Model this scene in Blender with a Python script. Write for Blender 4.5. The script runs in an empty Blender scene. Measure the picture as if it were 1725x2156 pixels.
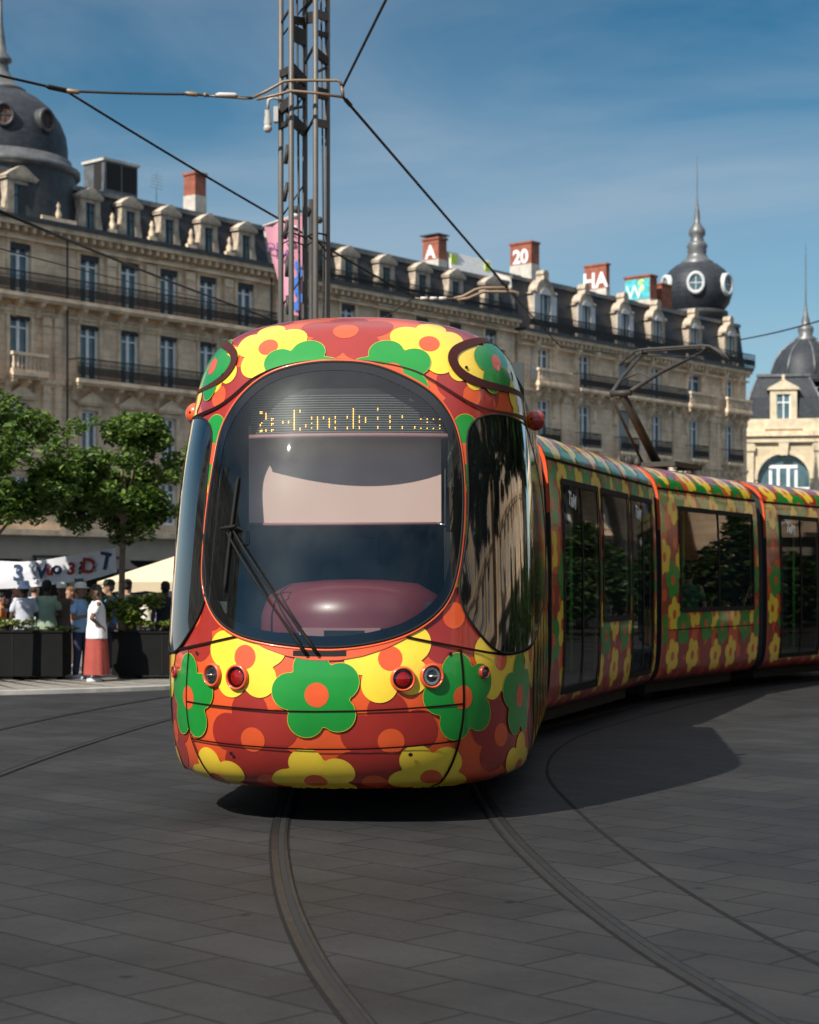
import bpy, bmesh, math, random
import numpy as np
from mathutils import Vector, Matrix, Euler

# ---------------------------------------------------------------- scene, camera, sky, sun
SC = bpy.context.scene
COL = SC.collection
R = math.radians
random.seed(7)
CAM_H = 1.6
FPX, CX, HZ = 3800.0, 862.0, 1233.0

cam_d = bpy.data.cameras.new('camera')
cam = bpy.data.objects.new('camera', cam_d)
COL.objects.link(cam)
cam.location = (0, 0, CAM_H)
cam.rotation_euler = (R(90), 0, 0)
cam_d.sensor_fit = 'HORIZONTAL'
cam_d.sensor_width = 24.0
cam_d.lens = 24.0 * FPX / 1725.0
cam_d.shift_y = (HZ - 1078.0) / 1725.0
cam_d.clip_start = 0.1
cam_d.clip_end = 3000
cam_d.dof.use_dof = True
cam_d.dof.focus_distance = 12.3
cam_d.dof.aperture_fstop = 2.8
SC.camera = cam

SC.view_settings.view_transform = 'Standard'
SC.view_settings.look = 'None'
SC.view_settings.exposure = 0.50
SC.view_settings.gamma = 1.0
SUN_L = Vector((0.69, 0.885, -1.0)).normalized()       # direction the light travels
SUN_EL = math.asin(-SUN_L.z)
SUN_AZ = math.atan2(-SUN_L.x, -SUN_L.y)

w = bpy.data.worlds.new('World')
SC.world = w
w.use_nodes = True
nt = w.node_tree
bg = nt.nodes['Background']
sky = nt.nodes.new('ShaderNodeTexSky')
sky.sky_type = 'NISHITA'
sky.sun_disc = False
sky.sun_elevation = SUN_EL
sky.sun_rotation = SUN_AZ
sky.air_density = 1.0
sky.dust_density = 0.5
sky.altitude = 1200
sky.ozone_density = 4.0
tc = nt.nodes.new('ShaderNodeTexCoord')
mp = nt.nodes.new('ShaderNodeMapping')
mp.inputs['Rotation'].default_value = (0.0, R(14), R(20))
mp.inputs['Scale'].default_value = (1.3, 1.3, 5.5)
nz = nt.nodes.new('ShaderNodeTexNoise')
nz.inputs['Scale'].default_value = 1.6
nz.inputs['Detail'].default_value = 7
nz.inputs['Roughness'].default_value = 0.55
nz.inputs['Distortion'].default_value = 0.6
rp = nt.nodes.new('ShaderNodeValToRGB')
rp.color_ramp.elements[0].position = 0.42
rp.color_ramp.elements[0].color = (0, 0, 0, 1)
rp.color_ramp.elements[1].position = 0.70
rp.color_ramp.elements[1].color = (0.55, 0.55, 0.55, 1)
hsv = nt.nodes.new('ShaderNodeHueSaturation')
hsv.inputs['Hue'].default_value = 0.478
hsv.inputs['Saturation'].default_value = 1.25
mx = nt.nodes.new('ShaderNodeMix')
mx.data_type = 'RGBA'
mx.inputs['B'].default_value = (2.9, 3.4, 4.0, 1)
L = nt.links.new
L(tc.outputs['Generated'], mp.inputs['Vector'])
L(mp.outputs['Vector'], nz.inputs['Vector'])
L(nz.outputs['Fac'], rp.inputs['Fac'])
L(rp.outputs['Color'], mx.inputs['Factor'])
L(sky.outputs['Color'], hsv.inputs['Color'])
gam = nt.nodes.new('ShaderNodeGamma')
gam.inputs['Gamma'].default_value = 1.6
pre = nt.nodes.new('ShaderNodeMix')
pre.data_type = 'RGBA'
pre.blend_type = 'MULTIPLY'
pre.inputs['Factor'].default_value = 1.0
pre.inputs['B'].default_value = (0.50, 0.41, 0.345, 1)
L(hsv.outputs['Color'], pre.inputs['A'])
L(pre.outputs['Result'], gam.inputs['Color'])
L(gam.outputs['Color'], mx.inputs['A'])
# bright veil added overhead, out of view, to lift the ambient light
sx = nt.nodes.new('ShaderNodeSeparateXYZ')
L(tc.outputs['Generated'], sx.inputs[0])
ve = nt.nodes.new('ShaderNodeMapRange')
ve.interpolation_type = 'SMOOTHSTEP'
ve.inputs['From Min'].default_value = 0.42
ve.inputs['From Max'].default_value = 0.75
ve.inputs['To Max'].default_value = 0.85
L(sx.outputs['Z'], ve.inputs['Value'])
hz = nt.nodes.new('ShaderNodeMapRange')            # pale haze toward the horizon
hz.inputs['From Min'].default_value = 0.0
hz.inputs['From Max'].default_value = 0.30
hz.inputs['To Min'].default_value = 0.78
hz.inputs['To Max'].default_value = 0.0
L(sx.outputs['Z'], hz.inputs['Value'])
mh = nt.nodes.new('ShaderNodeMix')
mh.data_type = 'RGBA'
mh.inputs['B'].default_value = (2.9, 3.5, 4.1, 1)
L(hz.outputs['Result'], mh.inputs['Factor'])
L(mx.outputs['Result'], mh.inputs['A'])
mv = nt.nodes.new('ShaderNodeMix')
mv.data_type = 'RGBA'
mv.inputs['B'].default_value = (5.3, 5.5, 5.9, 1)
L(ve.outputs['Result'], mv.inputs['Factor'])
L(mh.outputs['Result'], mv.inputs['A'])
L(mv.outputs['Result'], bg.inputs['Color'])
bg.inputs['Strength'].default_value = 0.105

sun_d = bpy.data.lights.new('sun', 'SUN')
sun_d.energy = 4.7
sun_d.angle = R(0.53)
sun_d.color = (1.0, 0.93, 0.82)
sun = bpy.data.objects.new('sun', sun_d)
COL.objects.link(sun)
sun.rotation_euler = SUN_L.to_track_quat('-Z', 'Y').to_euler()
sun.location = (-30, -30, 60)


# ---------------------------------------------------------------- helpers
def at(x, y, Y):
    """a point of the place at depth Y metres, seen at the given spot of the photograph"""
    return Vector(((x - CX) / FPX * Y, Y, CAM_H + (HZ - y) / FPX * Y))


def tag(o, label=None, cat=None, group=None, kind=None):
    if label: o['label'] = label
    if cat: o['category'] = cat
    if group: o['group'] = group
    if kind: o['kind'] = kind
    return o


def empty(name, loc=(0, 0, 0), rz=0.0, label=None, cat=None, group=None, parent=None):
    o = bpy.data.objects.new(name, None)
    COL.objects.link(o)
    o.location = loc
    o.rotation_euler = (0, 0, rz)
    o.empty_display_size = 0.3
    if parent: o.parent = parent
    return tag(o, label, cat, group)


def inst(name, mesh, parent=None, loc=(0, 0, 0), rz=0.0, scale=None):
    o = bpy.data.objects.new(name, mesh)
    COL.objects.link(o)
    o.location = loc
    o.rotation_euler = (0, 0, rz)
    if scale: o.scale = scale
    if parent: o.parent = parent
    return o


def copy_tree(o, parent=None):
    c = o.copy()
    COL.objects.link(c)
    if parent: c.parent = parent
    for ch in list(o.children):
        copy_tree(ch, c)
    return c


class MB:
    """collects shapes into one mesh"""
    def __init__(s):
        s.v, s.f, s.m, s.sm, s.mats = [], [], [], [], []

    def mi(s, m):
        if m not in s.mats: s.mats.append(m)
        return s.mats.index(m)

    def face(s, idx, m, smooth=False):
        s.f.append(tuple(idx)); s.m.append(s.mi(m)); s.sm.append(smooth)

    def poly(s, pts, m, smooth=False):
        b = len(s.v)
        s.v += [tuple(p) for p in pts]
        s.face(range(b, b + len(pts)), m, smooth)

    def box(s, x0, x1, y0, y1, z0, z1, m, M=None):
        b = len(s.v)
        c = [(x0, y0, z0), (x1, y0, z0), (x1, y1, z0), (x0, y1, z0), (x0, y0, z1), (x1, y0, z1), (x1, y1, z1), (x0, y1, z1)]
        if M: c = [tuple(M @ Vector(p)) for p in c]
        s.v += c
        for q in ((0, 3, 2, 1), (4, 5, 6, 7), (0, 1, 5, 4), (1, 2, 6, 5), (2, 3, 7, 6), (3, 0, 4, 7)):
            s.face([b + i for i in q], m)

    def prism(s, poly, a0, a1, m, fn):
        """extrude a 2D polygon; fn(u, v, a) -> point"""
        n = len(poly)
        b = len(s.v)
        s.v += [tuple(fn(u, v, a0)) for u, v in poly] + [tuple(fn(u, v, a1)) for u, v in poly]
        s.face(range(b, b + n), m); s.face(range(b + 2 * n - 1, b + n - 1, -1), m)
        for i in range(n):
            j = (i + 1) % n
            s.face((b + j, b + i, b + n + i, b + n + j), m)

    def tube(s, pts, r, m, n=8, caps=True, smooth=True):
        pts = [Vector(p) for p in pts]
        rs = r if isinstance(r, (list, tuple)) else [r] * len(pts)
        b = len(s.v)
        prev = None
        for i, p in enumerate(pts):
            d = (pts[min(i + 1, len(pts) - 1)] - pts[max(i - 1, 0)]).normalized()
            if prev is None:
                a = d.orthogonal().normalized()
            else:
                a = (prev - d * prev.dot(d))
                a = a.normalized() if a.length > 1e-6 else d.orthogonal().normalized()
            prev = a
            c = d.cross(a)
            for k in range(n):
                t = 2 * math.pi * k / n
                s.v.append(tuple(p + (a * math.cos(t) + c * math.sin(t)) * rs[i]))
        for i in range(len(pts) - 1):
            for k in range(n):
                k2 = (k + 1) % n
                s.face((b + i * n + k, b + i * n + k2, b + (i + 1) * n + k2, b + (i + 1) * n + k), m, smooth)
        if caps:
            s.face(range(b + n - 1, b - 1, -1), m)
            e = b + (len(pts) - 1) * n
            s.face(range(e, e + n), m)

    def lathe(s, prof, m, n=24, M=None, smooth=True, arc=2 * math.pi, a0=0.0):
        b = len(s.v)
        full = abs(arc - 2 * math.pi) < 1e-6
        nn = n if full else n + 1
        for r, z in prof:
            for k in range(nn):
                t = a0 + arc * k / n
                p = Vector((max(r, 1e-4) * math.cos(t), max(r, 1e-4) * math.sin(t), z))
                s.v.append(tuple(M @ p if M else p))
        for i in range(len(prof) - 1):
            for k in range(n):
                k2 = (k + 1) % nn
                s.face((b + i * nn + k, b + i * nn + k2, b + (i + 1) * nn + k2, b + (i + 1) * nn + k), m, smooth)

    def ball(s, c, r, m, n=12, sc=(1, 1, 1)):
        M = Matrix.Translation(c) @ Matrix.Diagonal((sc[0], sc[1], sc[2], 1))
        k = max(6, n // 2)
        s.lathe([(r * math.sin(math.pi * i / k), -r * math.cos(math.pi * i / k)) for i in range(k + 1)], m, n, M)

    def grid(s, P, m, smooth=True, skip=None, flip=False):
        """P: nested list [i][j] of points"""
        b = len(s.v)
        nj = len(P[0])
        for row in P: s.v += [tuple(p) for p in row]
        for i in range(len(P) - 1):
            for j in range(nj - 1):
                if skip and skip(i, j): continue
                q = (b + i * nj + j, b + (i + 1) * nj + j, b + (i + 1) * nj + j + 1, b + i * nj + j + 1)
                s.face(q[::-1] if flip else q, m, smooth)

    def mesh(s, name):
        me = bpy.data.meshes.new(name)
        me.from_pydata(s.v, [], s.f)
        for m in s.mats: me.materials.append(m)
        me.polygons.foreach_set('material_index', s.m)
        me.polygons.foreach_set('use_smooth', s.sm)
        me.update()
        return me

    def build(s, name, parent=None, loc=(0, 0, 0), rz=0.0):
        return inst(name, s.mesh(name), parent, loc, rz)


def text_into(mb, txt, size, m, M, thick=0.004, bold=0.0):
    """lettering as thin solid shapes added to a mesh"""
    cu = bpy.data.curves.new('lettering', 'FONT')
    cu.body = txt
    cu.size = size
    cu.align_x = 'CENTER'
    cu.extrude = thick
    cu.offset = bold
    o = bpy.data.objects.new('lettering', cu)
    COL.objects.link(o)
    dg = bpy.context.evaluated_depsgraph_get()
    me = bpy.data.meshes.new_from_object(o.evaluated_get(dg))
    b = len(mb.v)
    mb.v += [tuple(M @ v.co) for v in me.vertices]
    for p in me.polygons:
        mb.face([b + i for i in p.vertices], m)
    bpy.data.objects.remove(o)
    bpy.data.meshes.remove(me)


# ---------------------------------------------------------------- materials
def mat(name, col, rough=0.6, metal=0.0, var=0.0, vscale=4.0, bump=0.0, bscale=60.0, coat=0.0, spec=0.5, det=5):
    m = bpy.data.materials.new(name)
    m.use_nodes = True
    t = m.node_tree
    p = t.nodes['Principled BSDF']
    p.inputs['Base Color'].default_value = (*col, 1)
    p.inputs['Roughness'].default_value = rough
    p.inputs['Metallic'].default_value = metal
    p.inputs['Coat Weight'].default_value = coat
    p.inputs['Coat Roughness'].default_value = 0.06
    p.inputs['Specular IOR Level'].default_value = spec
    tc = t.nodes.new('ShaderNodeTexCoord')
    if var:
        n = t.nodes.new('ShaderNodeTexNoise')
        n.inputs['Scale'].default_value = vscale
        n.inputs['Detail'].default_value = det
        n.inputs['Roughness'].default_value = 0.6
        r = t.nodes.new('ShaderNodeValToRGB')
        r.color_ramp.elements[0].position = 0.3
        r.color_ramp.elements[1].position = 0.7
        r.color_ramp.elements[0].color = (*[c * (1 - var) for c in col], 1)
        r.color_ramp.elements[1].color = (*[min(1, c * (1 + var)) for c in col], 1)
        t.links.new(tc.outputs['Object'], n.inputs['Vector'])
        t.links.new(n.outputs['Fac'], r.inputs['Fac'])
        t.links.new(r.outputs['Color'], p.inputs['Base Color'])
    if bump:
        n2 = t.nodes.new('ShaderNodeTexNoise')
        n2.inputs['Scale'].default_value = bscale
        n2.inputs['Detail'].default_value = 3
        bm = t.nodes.new('ShaderNodeBump')
        bm.inputs['Strength'].default_value = bump
        bm.inputs['Distance'].default_value = 0.02
        t.links.new(tc.outputs['Object'], n2.inputs['Vector'])
        t.links.new(n2.outputs['Fac'], bm.inputs['Height'])
        t.links.new(bm.outputs['Normal'], p.inputs['Normal'])
    return m


def masonry(name, c1, c2, mortar, bw, bh, ms, axes='xz', rot=0.0, var=0.35, vscale=0.5, rough=0.85, bump=0.4, off=0.5, spec=0.3, dirt=None, spots=False):
    m = bpy.data.materials.new(name)
    m.use_nodes = True
    t = m.node_tree
    N = t.nodes.new
    p = t.nodes['Principled BSDF']
    p.inputs['Roughness'].default_value = rough
    p.inputs['Specular IOR Level'].default_value = spec
    tc = N('ShaderNodeTexCoord')
    se = N('ShaderNodeSeparateXYZ'); co = N('ShaderNodeCombineXYZ')
    t.links.new(tc.outputs['Object'], se.inputs[0])
    t.links.new(se.outputs['X'], co.inputs['X'])
    t.links.new(se.outputs['Z' if axes == 'xz' else 'Y'], co.inputs['Y'])
    mp = N('ShaderNodeMapping')
    mp.inputs['Rotation'].default_value = (0, 0, rot)
    t.links.new(co.outputs[0], mp.inputs['Vector'])
    b = N('ShaderNodeTexBrick')
    b.inputs['Color1'].default_value = (*c1, 1)
    b.inputs['Color2'].default_value = (*c2, 1)
    b.inputs['Mortar'].default_value = (*mortar, 1)
    b.inputs['Scale'].default_value = 1.0
    b.inputs['Mortar Size'].default_value = ms
    b.inputs['Mortar Smooth'].default_value = 0.3
    b.inputs['Brick Width'].default_value = bw
    b.inputs['Row Height'].default_value = bh
    b.inputs['Bias'].default_value = 0.0
    b.offset = off
    t.links.new(mp.outputs[0], b.inputs['Vector'])
    n = N('ShaderNodeTexNoise')
    n.inputs['Scale'].default_value = vscale
    n.inputs['Detail'].default_value = 8
    n.inputs['Roughness'].default_value = 0.65
    t.links.new(tc.outputs['Object'], n.inputs['Vector'])
    r = N('ShaderNodeMapRange')
    r.inputs['From Min'].default_value = 0.3
    r.inputs['From Max'].default_value = 0.7
    r.inputs['To Min'].default_value = 1 - var
    r.inputs['To Max'].default_value = 1 + var
    t.links.new(n.outputs['Fac'], r.inputs['Value'])
    mu = N('ShaderNodeMix'); mu.data_type = 'RGBA'; mu.blend_type = 'MULTIPLY'
    mu.inputs['Factor'].default_value = 1
    t.links.new(b.outputs['Color'], mu.inputs['A'])
    t.links.new(r.outputs['Result'], mu.inputs['B'])
    t.links.new(mu.outputs['Result'], p.inputs['Base Color'])
    if spots:                                   # trodden gum and oil spots
        vo = N('ShaderNodeTexVoronoi')
        vo.inputs['Scale'].default_value = 1.7
        t.links.new(tc.outputs['Object'], vo.inputs['Vector'])
        nn = N('ShaderNodeTexNoise')
        nn.inputs['Scale'].default_value = 9
        t.links.new(tc.outputs['Object'], nn.inputs['Vector'])
        sm = N('ShaderNodeMath'); sm.operation = 'MULTIPLY_ADD'
        sm.inputs[1].default_value = 0.12
        t.links.new(nn.outputs['Fac'], sm.inputs[0])
        t.links.new(vo.outputs['Distance'], sm.inputs[2])
        r3 = N('ShaderNodeMapRange')
        r3.inputs['From Min'].default_value = 0.10
        r3.inputs['From Max'].default_value = 0.13
        r3.inputs['To Min'].default_value = 0.45
        t.links.new(sm.outputs[0], r3.inputs['Value'])
        m3_ = N('ShaderNodeMix'); m3_.data_type = 'RGBA'; m3_.blend_type = 'MULTIPLY'
        m3_.inputs['Factor'].default_value = 1
        t.links.new(mu.outputs['Result'], m3_.inputs['A'])
        t.links.new(r3.outputs['Result'], m3_.inputs['B'])
        t.links.new(m3_.outputs['Result'], p.inputs['Base Color'])
    n2 = N('ShaderNodeTexNoise')
    n2.inputs['Scale'].default_value = 18
    n2.inputs['Detail'].default_value = 5
    t.links.new(tc.outputs['Object'], n2.inputs['Vector'])
    ad = N('ShaderNodeMath'); ad.operation = 'MULTIPLY_ADD'
    ad.inputs[1].default_value = -1.2
    t.links.new(b.outputs['Fac'], ad.inputs[0])
    t.links.new(n2.outputs['Fac'], ad.inputs[2])
    bm = N('ShaderNodeBump')
    bm.inputs['Strength'].default_value = bump
    bm.inputs['Distance'].default_value = 0.012
    t.links.new(ad.outputs[0], bm.inputs['Height'])
    t.links.new(bm.outputs['Normal'], p.inputs['Normal'])
    if dirt:
        r2 = N('ShaderNodeMapRange')
        r2.inputs['From Min'].default_value = 0.3
        r2.inputs['From Max'].default_value = 0.7
        r2.inputs['To Min'].default_value = rough - dirt
        r2.inputs['To Max'].default_value = rough + dirt
        t.links.new(n.outputs['Fac'], r2.inputs['Value'])
        t.links.new(r2.outputs['Result'], p.inputs['Roughness'])
    return m


def glass(name, tint, refl=1.0, rough=0.02, ior=1.5):
    m = bpy.data.materials.new(name)
    m.use_nodes = True
    t = m.node_tree
    t.nodes.remove(t.nodes['Principled BSDF'])
    out = t.nodes['Material Output']
    tr = t.nodes.new('ShaderNodeBsdfTransparent')
    tr.inputs['Color'].default_value = (*tint, 1)
    gl = t.nodes.new('ShaderNodeBsdfGlossy')
    gl.inputs['Roughness'].default_value = rough
    gl.inputs['Color'].default_value = (refl, refl, refl, 1)
    lw = t.nodes.new('ShaderNodeLayerWeight')      # same reflectance from either face of the pane
    lw.inputs['Blend'].default_value = 0.5
    pw = t.nodes.new('ShaderNodeMath'); pw.operation = 'POWER'
    pw.inputs[1].default_value = 5.0
    f0 = 1.6 * ((ior - 1) / (ior + 1)) ** 2
    ma = t.nodes.new('ShaderNodeMath'); ma.operation = 'MULTIPLY_ADD'
    ma.inputs[1].default_value = 1 - f0
    ma.inputs[2].default_value = f0
    t.links.new(lw.outputs['Facing'], pw.inputs[0])
    t.links.new(pw.outputs[0], ma.inputs[0])
    mx = t.nodes.new('ShaderNodeMixShader')
    t.links.new(ma.outputs[0], mx.inputs['Fac'])
    t.links.new(tr.outputs[0], mx.inputs[1])
    t.links.new(gl.outputs[0], mx.inputs[2])
    t.links.new(mx.outputs[0], out.inputs['Surface'])
    return m


def dusty(name, tint, dust, amount):
    """window glass with a thin film of road dust"""
    m = glass(name, tint, 1.0, 0.012, 1.52)
    t = m.node_tree
    out = t.nodes['Material Output']
    base = out.inputs['Surface'].links[0].from_socket
    d0 = t.nodes.new('ShaderNodeBsdfDiffuse')
    d0.inputs['Color'].default_value = (*dust, 1)
    g0 = t.nodes.new('ShaderNodeBsdfGlossy')
    g0.inputs['Roughness'].default_value = 0.36
    g0.inputs['Color'].default_value = (*dust, 1)
    df = t.nodes.new('ShaderNodeMixShader')
    df.inputs['Fac'].default_value = 0.6
    t.links.new(d0.outputs[0], df.inputs[1])
    t.links.new(g0.outputs[0], df.inputs[2])
    n = t.nodes.new('ShaderNodeTexNoise')
    n.inputs['Scale'].default_value = 3.0
    n.inputs['Detail'].default_value = 6
    tc = t.nodes.new('ShaderNodeTexCoord')
    r = t.nodes.new('ShaderNodeMapRange')
    r.inputs['From Min'].default_value = 0.3
    r.inputs['From Max'].default_value = 0.7
    r.inputs['To Min'].default_value = amount * 0.5
    r.inputs['To Max'].default_value = amount * 1.5
    t.links.new(tc.outputs['Object'], n.inputs['Vector'])
    t.links.new(n.outputs['Fac'], r.inputs['Value'])
    mx = t.nodes.new('ShaderNodeMixShader')
    t.links.new(r.outputs['Result'], mx.inputs['Fac'])
    t.links.new(base, mx.inputs[1])
    t.links.new(df.outputs[0], mx.inputs[2])
    t.links.new(mx.outputs[0], out.inputs['Surface'])
    return m


def leafmat(name, c1, c2):
    m = bpy.data.materials.new(name)
    m.use_nodes = True
    t = m.node_tree
    p = t.nodes['Principled BSDF']
    p.inputs['Roughness'].default_value = 0.5
    p.inputs['Specular IOR Level'].default_value = 0.35
    g = t.nodes.new('ShaderNodeNewGeometry')
    r = t.nodes.new('ShaderNodeValToRGB')
    r.color_ramp.elements[0].color = (*c1, 1)
    r.color_ramp.elements[1].color = (*c2, 1)
    t.links.new(g.outputs['Random Per Island'], r.inputs['Fac'])
    t.links.new(r.outputs['Color'], p.inputs['Base Color'])
    tl = t.nodes.new('ShaderNodeBsdfTranslucent')
    t.links.new(r.outputs['Color'], tl.inputs['Color'])
    mx = t.nodes.new('ShaderNodeMixShader')
    mx.inputs['Fac'].default_value = 0.3
    t.links.new(p.outputs[0], mx.inputs[1])
    t.links.new(tl.outputs[0], mx.inputs[2])
    t.links.new(mx.outputs[0], t.nodes['Material Output'].inputs['Surface'])
    return m


def emis(name, col, s):
    m = bpy.data.materials.new(name)
    m.use_nodes = True
    p = m.node_tree.nodes['Principled BSDF']
    p.inputs['Base Color'].default_value = (*col, 1)
    p.inputs['Emission Color'].default_value = (*col, 1)
    p.inputs['Emission Strength'].default_value = s
    return m


M_PAVE = masonry('stone_paving', (0.026, 0.026, 0.027), (0.033, 0.033, 0.034), (0.012, 0.012, 0.012), 0.72, 0.38, 0.008, 'xy', R(45), 0.34, 0.6, 0.62, 0.5, 0.42, 0.14, 0.12, spots=True)
M_PAVE2 = masonry('pale_paving', (0.20, 0.185, 0.165), (0.25, 0.235, 0.21), (0.10, 0.095, 0.09), 0.6, 0.3, 0.01, 'xy', R(10), 0.2, 0.7, 0.8, 0.3)
M_KERB = mat('kerb_stone', (0.36, 0.35, 0.33), 0.8, var=0.2, vscale=3)
M_MASTIC = mat('track_mastic', (0.012, 0.012, 0.012), 0.9, spec=0.15, var=0.3, vscale=12)
M_RAIL = mat('rail_steel', (0.036, 0.035, 0.034), 0.5, 0.5, spec=0.3, var=0.25, vscale=9)
M_GROOVE = mat('rail_groove', (0.008, 0.008, 0.008), 0.9)
M_STONE = masonry('ashlar_stone', (0.74, 0.555, 0.385), (0.82, 0.63, 0.445), (0.49, 0.365, 0.25), 0.95, 0.38, 0.012, 'xz', 0, 0.34, 0.55, 0.9, 0.5)
M_DORM = mat('weathered_stone', (0.44, 0.365, 0.285), 0.9, var=0.45, vscale=2.2, bump=0.6, bscale=14)
M_TRIM = mat('carved_stone', (0.77, 0.59, 0.415), 0.9, var=0.33, vscale=1.6, bump=0.6, bscale=14)
M_STONE2 = masonry('cream_stone', (0.56, 0.47, 0.33), (0.62, 0.53, 0.38), (0.42, 0.35, 0.25), 0.9, 0.4, 0.012, 'xz', 0, 0.18, 0.5, 0.9, 0.4)
M_TRIM2 = mat('cream_trim', (0.62, 0.53, 0.38), 0.9, var=0.2, vscale=1.6, bump=0.4, bscale=14)
M_SLATE = masonry('slate', (0.026, 0.031, 0.040), (0.040, 0.047, 0.058), (0.016, 0.019, 0.024), 0.28, 0.16, 0.01, 'xz', 0, 0.3, 1.2, 0.5, 0.5)
M_ZINC = mat('zinc', (0.15, 0.155, 0.16), 0.45, 0.4, var=0.3, vscale=2.5)
M_ZINCD = mat('dark_zinc', (0.055, 0.058, 0.062), 0.5, 0.3, var=0.3, vscale=2.5)
M_UPROOF = mat('roof_sheet', (0.085, 0.083, 0.082), 0.6, 0.2, var=0.35, vscale=1.2)
M_IRON = mat('wrought_iron', (0.018, 0.018, 0.018), 0.55, 0.2)
M_BRICK = masonry('red_brick', (0.27, 0.075, 0.045), (0.33, 0.10, 0.06), (0.22, 0.16, 0.13), 0.24, 0.08, 0.008, 'xz', 0, 0.3, 2.0)
M_RUST = mat('rusty_louvre', (0.10, 0.045, 0.03), 0.8, var=0.3)
M_RENDER = mat('pale_render', (0.50, 0.47, 0.42), 0.9, var=0.2, vscale=2)
M_WFRAME = mat('white_window_paint', (0.86, 0.88, 0.90), 0.5, var=0.05)
M_SHUT = mat('white_shutter', (0.55, 0.56, 0.57), 0.6, var=0.1)
M_SHUTG = mat('grey_shutter', (0.33, 0.34, 0.34), 0.6, var=0.1)
M_PANE = mat('building_glass', (0.065, 0.125, 0.15), 0.06, var=0.5, vscale=0.9, spec=0.9)
M_DARK = mat('dark_opening', (0.012, 0.012, 0.012), 0.8)
M_FASCIA = mat('shop_fascia', (0.40, 0.345, 0.275), 0.8, var=0.12, vscale=0.8)
M_AWN = mat('black_awning', (0.02, 0.02, 0.022), 0.8)
M_WHITEP = mat('white_spray_paint', (0.72, 0.72, 0.72), 0.7, var=0.1)
M_BLACKP = mat('black_spray_paint', (0.02, 0.02, 0.02), 0.7)
M_CYANP = mat('cyan_spray_paint', (0.07, 0.45, 0.50), 0.7, var=0.4, vscale=3)
M_LIMEP = mat('lime_spray_paint', (0.60, 0.75, 0.10), 0.7, var=0.1)
M_BARK = mat('bark', (0.19, 0.15, 0.11), 0.9, var=0.4, vscale=9, bump=0.7, bscale=25)
M_LEAF = leafmat('plane_leaf', (0.026, 0.062, 0.010), (0.145, 0.235, 0.036))
M_LEAF2 = leafmat('shrub_leaf', (0.04, 0.085, 0.015), (0.22, 0.28, 0.04))
M_LEAFD = leafmat('dark_leaf', (0.016, 0.038, 0.010), (0.055, 0.10, 0.024))
M_FLOW = leafmat('pale_flower', (0.35, 0.36, 0.22), (0.65, 0.62, 0.50))
M_PLANT = mat('black_planter_metal', (0.008, 0.0085, 0.009), 0.8, spec=0.15, var=0.25, vscale=2)
M_SOIL = mat('soil', (0.05, 0.035, 0.022), 0.95)
M_POLE = mat('painted_steel', (0.11, 0.102, 0.095), 0.5, 0.1, var=0.12, vscale=3)
M_POLED = mat('dark_steel', (0.035, 0.033, 0.031), 0.6, 0.2, var=0.2)
M_WIRE = mat('cable', (0.02, 0.019, 0.018), 0.6, 0.3)
M_ROD = mat('bronze_rod', (0.21, 0.15, 0.10), 0.5, 0.3, var=0.2)
M_INSUL = mat('insulator', (0.55, 0.50, 0.48), 0.35)
M_CCTV = mat('grey_housing', (0.42, 0.41, 0.39), 0.5, var=0.1)
M_PINK = mat('pink_banner_cloth', (0.62, 0.28, 0.36), 0.8, var=0.12, vscale=2)
M_PINKR = mat('red_banner_cloth', (0.60, 0.07, 0.05), 0.8)
M_PURP = mat('purple_print', (0.17, 0.07, 0.22), 0.8)
M_BLUEP = mat('blue_print', (0.05, 0.17, 0.55), 0.8)
M_SHEET = mat('white_sheet', (0.62, 0.62, 0.67), 0.9, var=0.06, vscale=2, bump=0.3, bscale=4)
M_NAVY = mat('navy_paint', (0.018, 0.045, 0.11), 0.8)
M_REDP = mat('red_paint', (0.30, 0.02, 0.02), 0.8)
M_GREYP = mat('thin_grey_paint', (0.28, 0.28, 0.33), 0.8)
M_CANVAS = mat('cream_canvas', (0.66, 0.55, 0.38), 0.9, var=0.06)
# tram
M_OR = mat('orange_livery', (0.66, 0.088, 0.022), 0.32, var=0.13, vscale=2.2, det=9, coat=0.7)
M_MA = mat('maroon_livery', (0.30, 0.023, 0.017), 0.32, var=0.13, vscale=2.2, det=9, coat=0.7)
M_YE = mat('yellow_livery', (0.83, 0.58, 0.045), 0.32, var=0.13, vscale=2.2, det=9, coat=0.7)
M_GR = mat('green_livery', (0.008, 0.235, 0.032), 0.32, var=0.13, vscale=2.2, det=9, coat=0.7)
M_GLASSF = dusty('windscreen_glass', (0.74, 0.77, 0.76), (0.60, 0.65, 0.64), 0.014)
M_GLASST = glass('tinted_glass', (0.66, 0.70, 0.67), 0.8, 0.015, 1.45)
M_BLKG = mat('black_glass', (0.006, 0.007, 0.008), 0.03, coat=1.0, spec=0.7)
M_RUB = mat('black_rubber', (0.007, 0.007, 0.007), 0.75, spec=0.3)
M_FRIT = mat('black_glass_border', (0.006, 0.006, 0.007), 0.08, coat=1.0)
M_LINE = mat('dark_seam', (0.014, 0.005, 0.004), 0.9, spec=0.1)
M_SEAM2 = mat('maroon_seal', (0.05, 0.009, 0.008), 0.6, spec=0.25)
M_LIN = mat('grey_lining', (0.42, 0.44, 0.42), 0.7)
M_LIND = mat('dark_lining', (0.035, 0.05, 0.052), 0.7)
M_BLIND = mat('sun_blind', (0.80, 0.55, 0.50), 0.85, bump=0.1, bscale=200)
M_DASH = mat('maroon_dashboard', (0.17, 0.035, 0.045), 0.35, coat=0.3)
M_DASHP = mat('pink_grey_trim', (0.33, 0.17, 0.18), 0.5)
M_LED = emis('amber_led', (1.0, 0.50, 0.08), 3.2)
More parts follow.
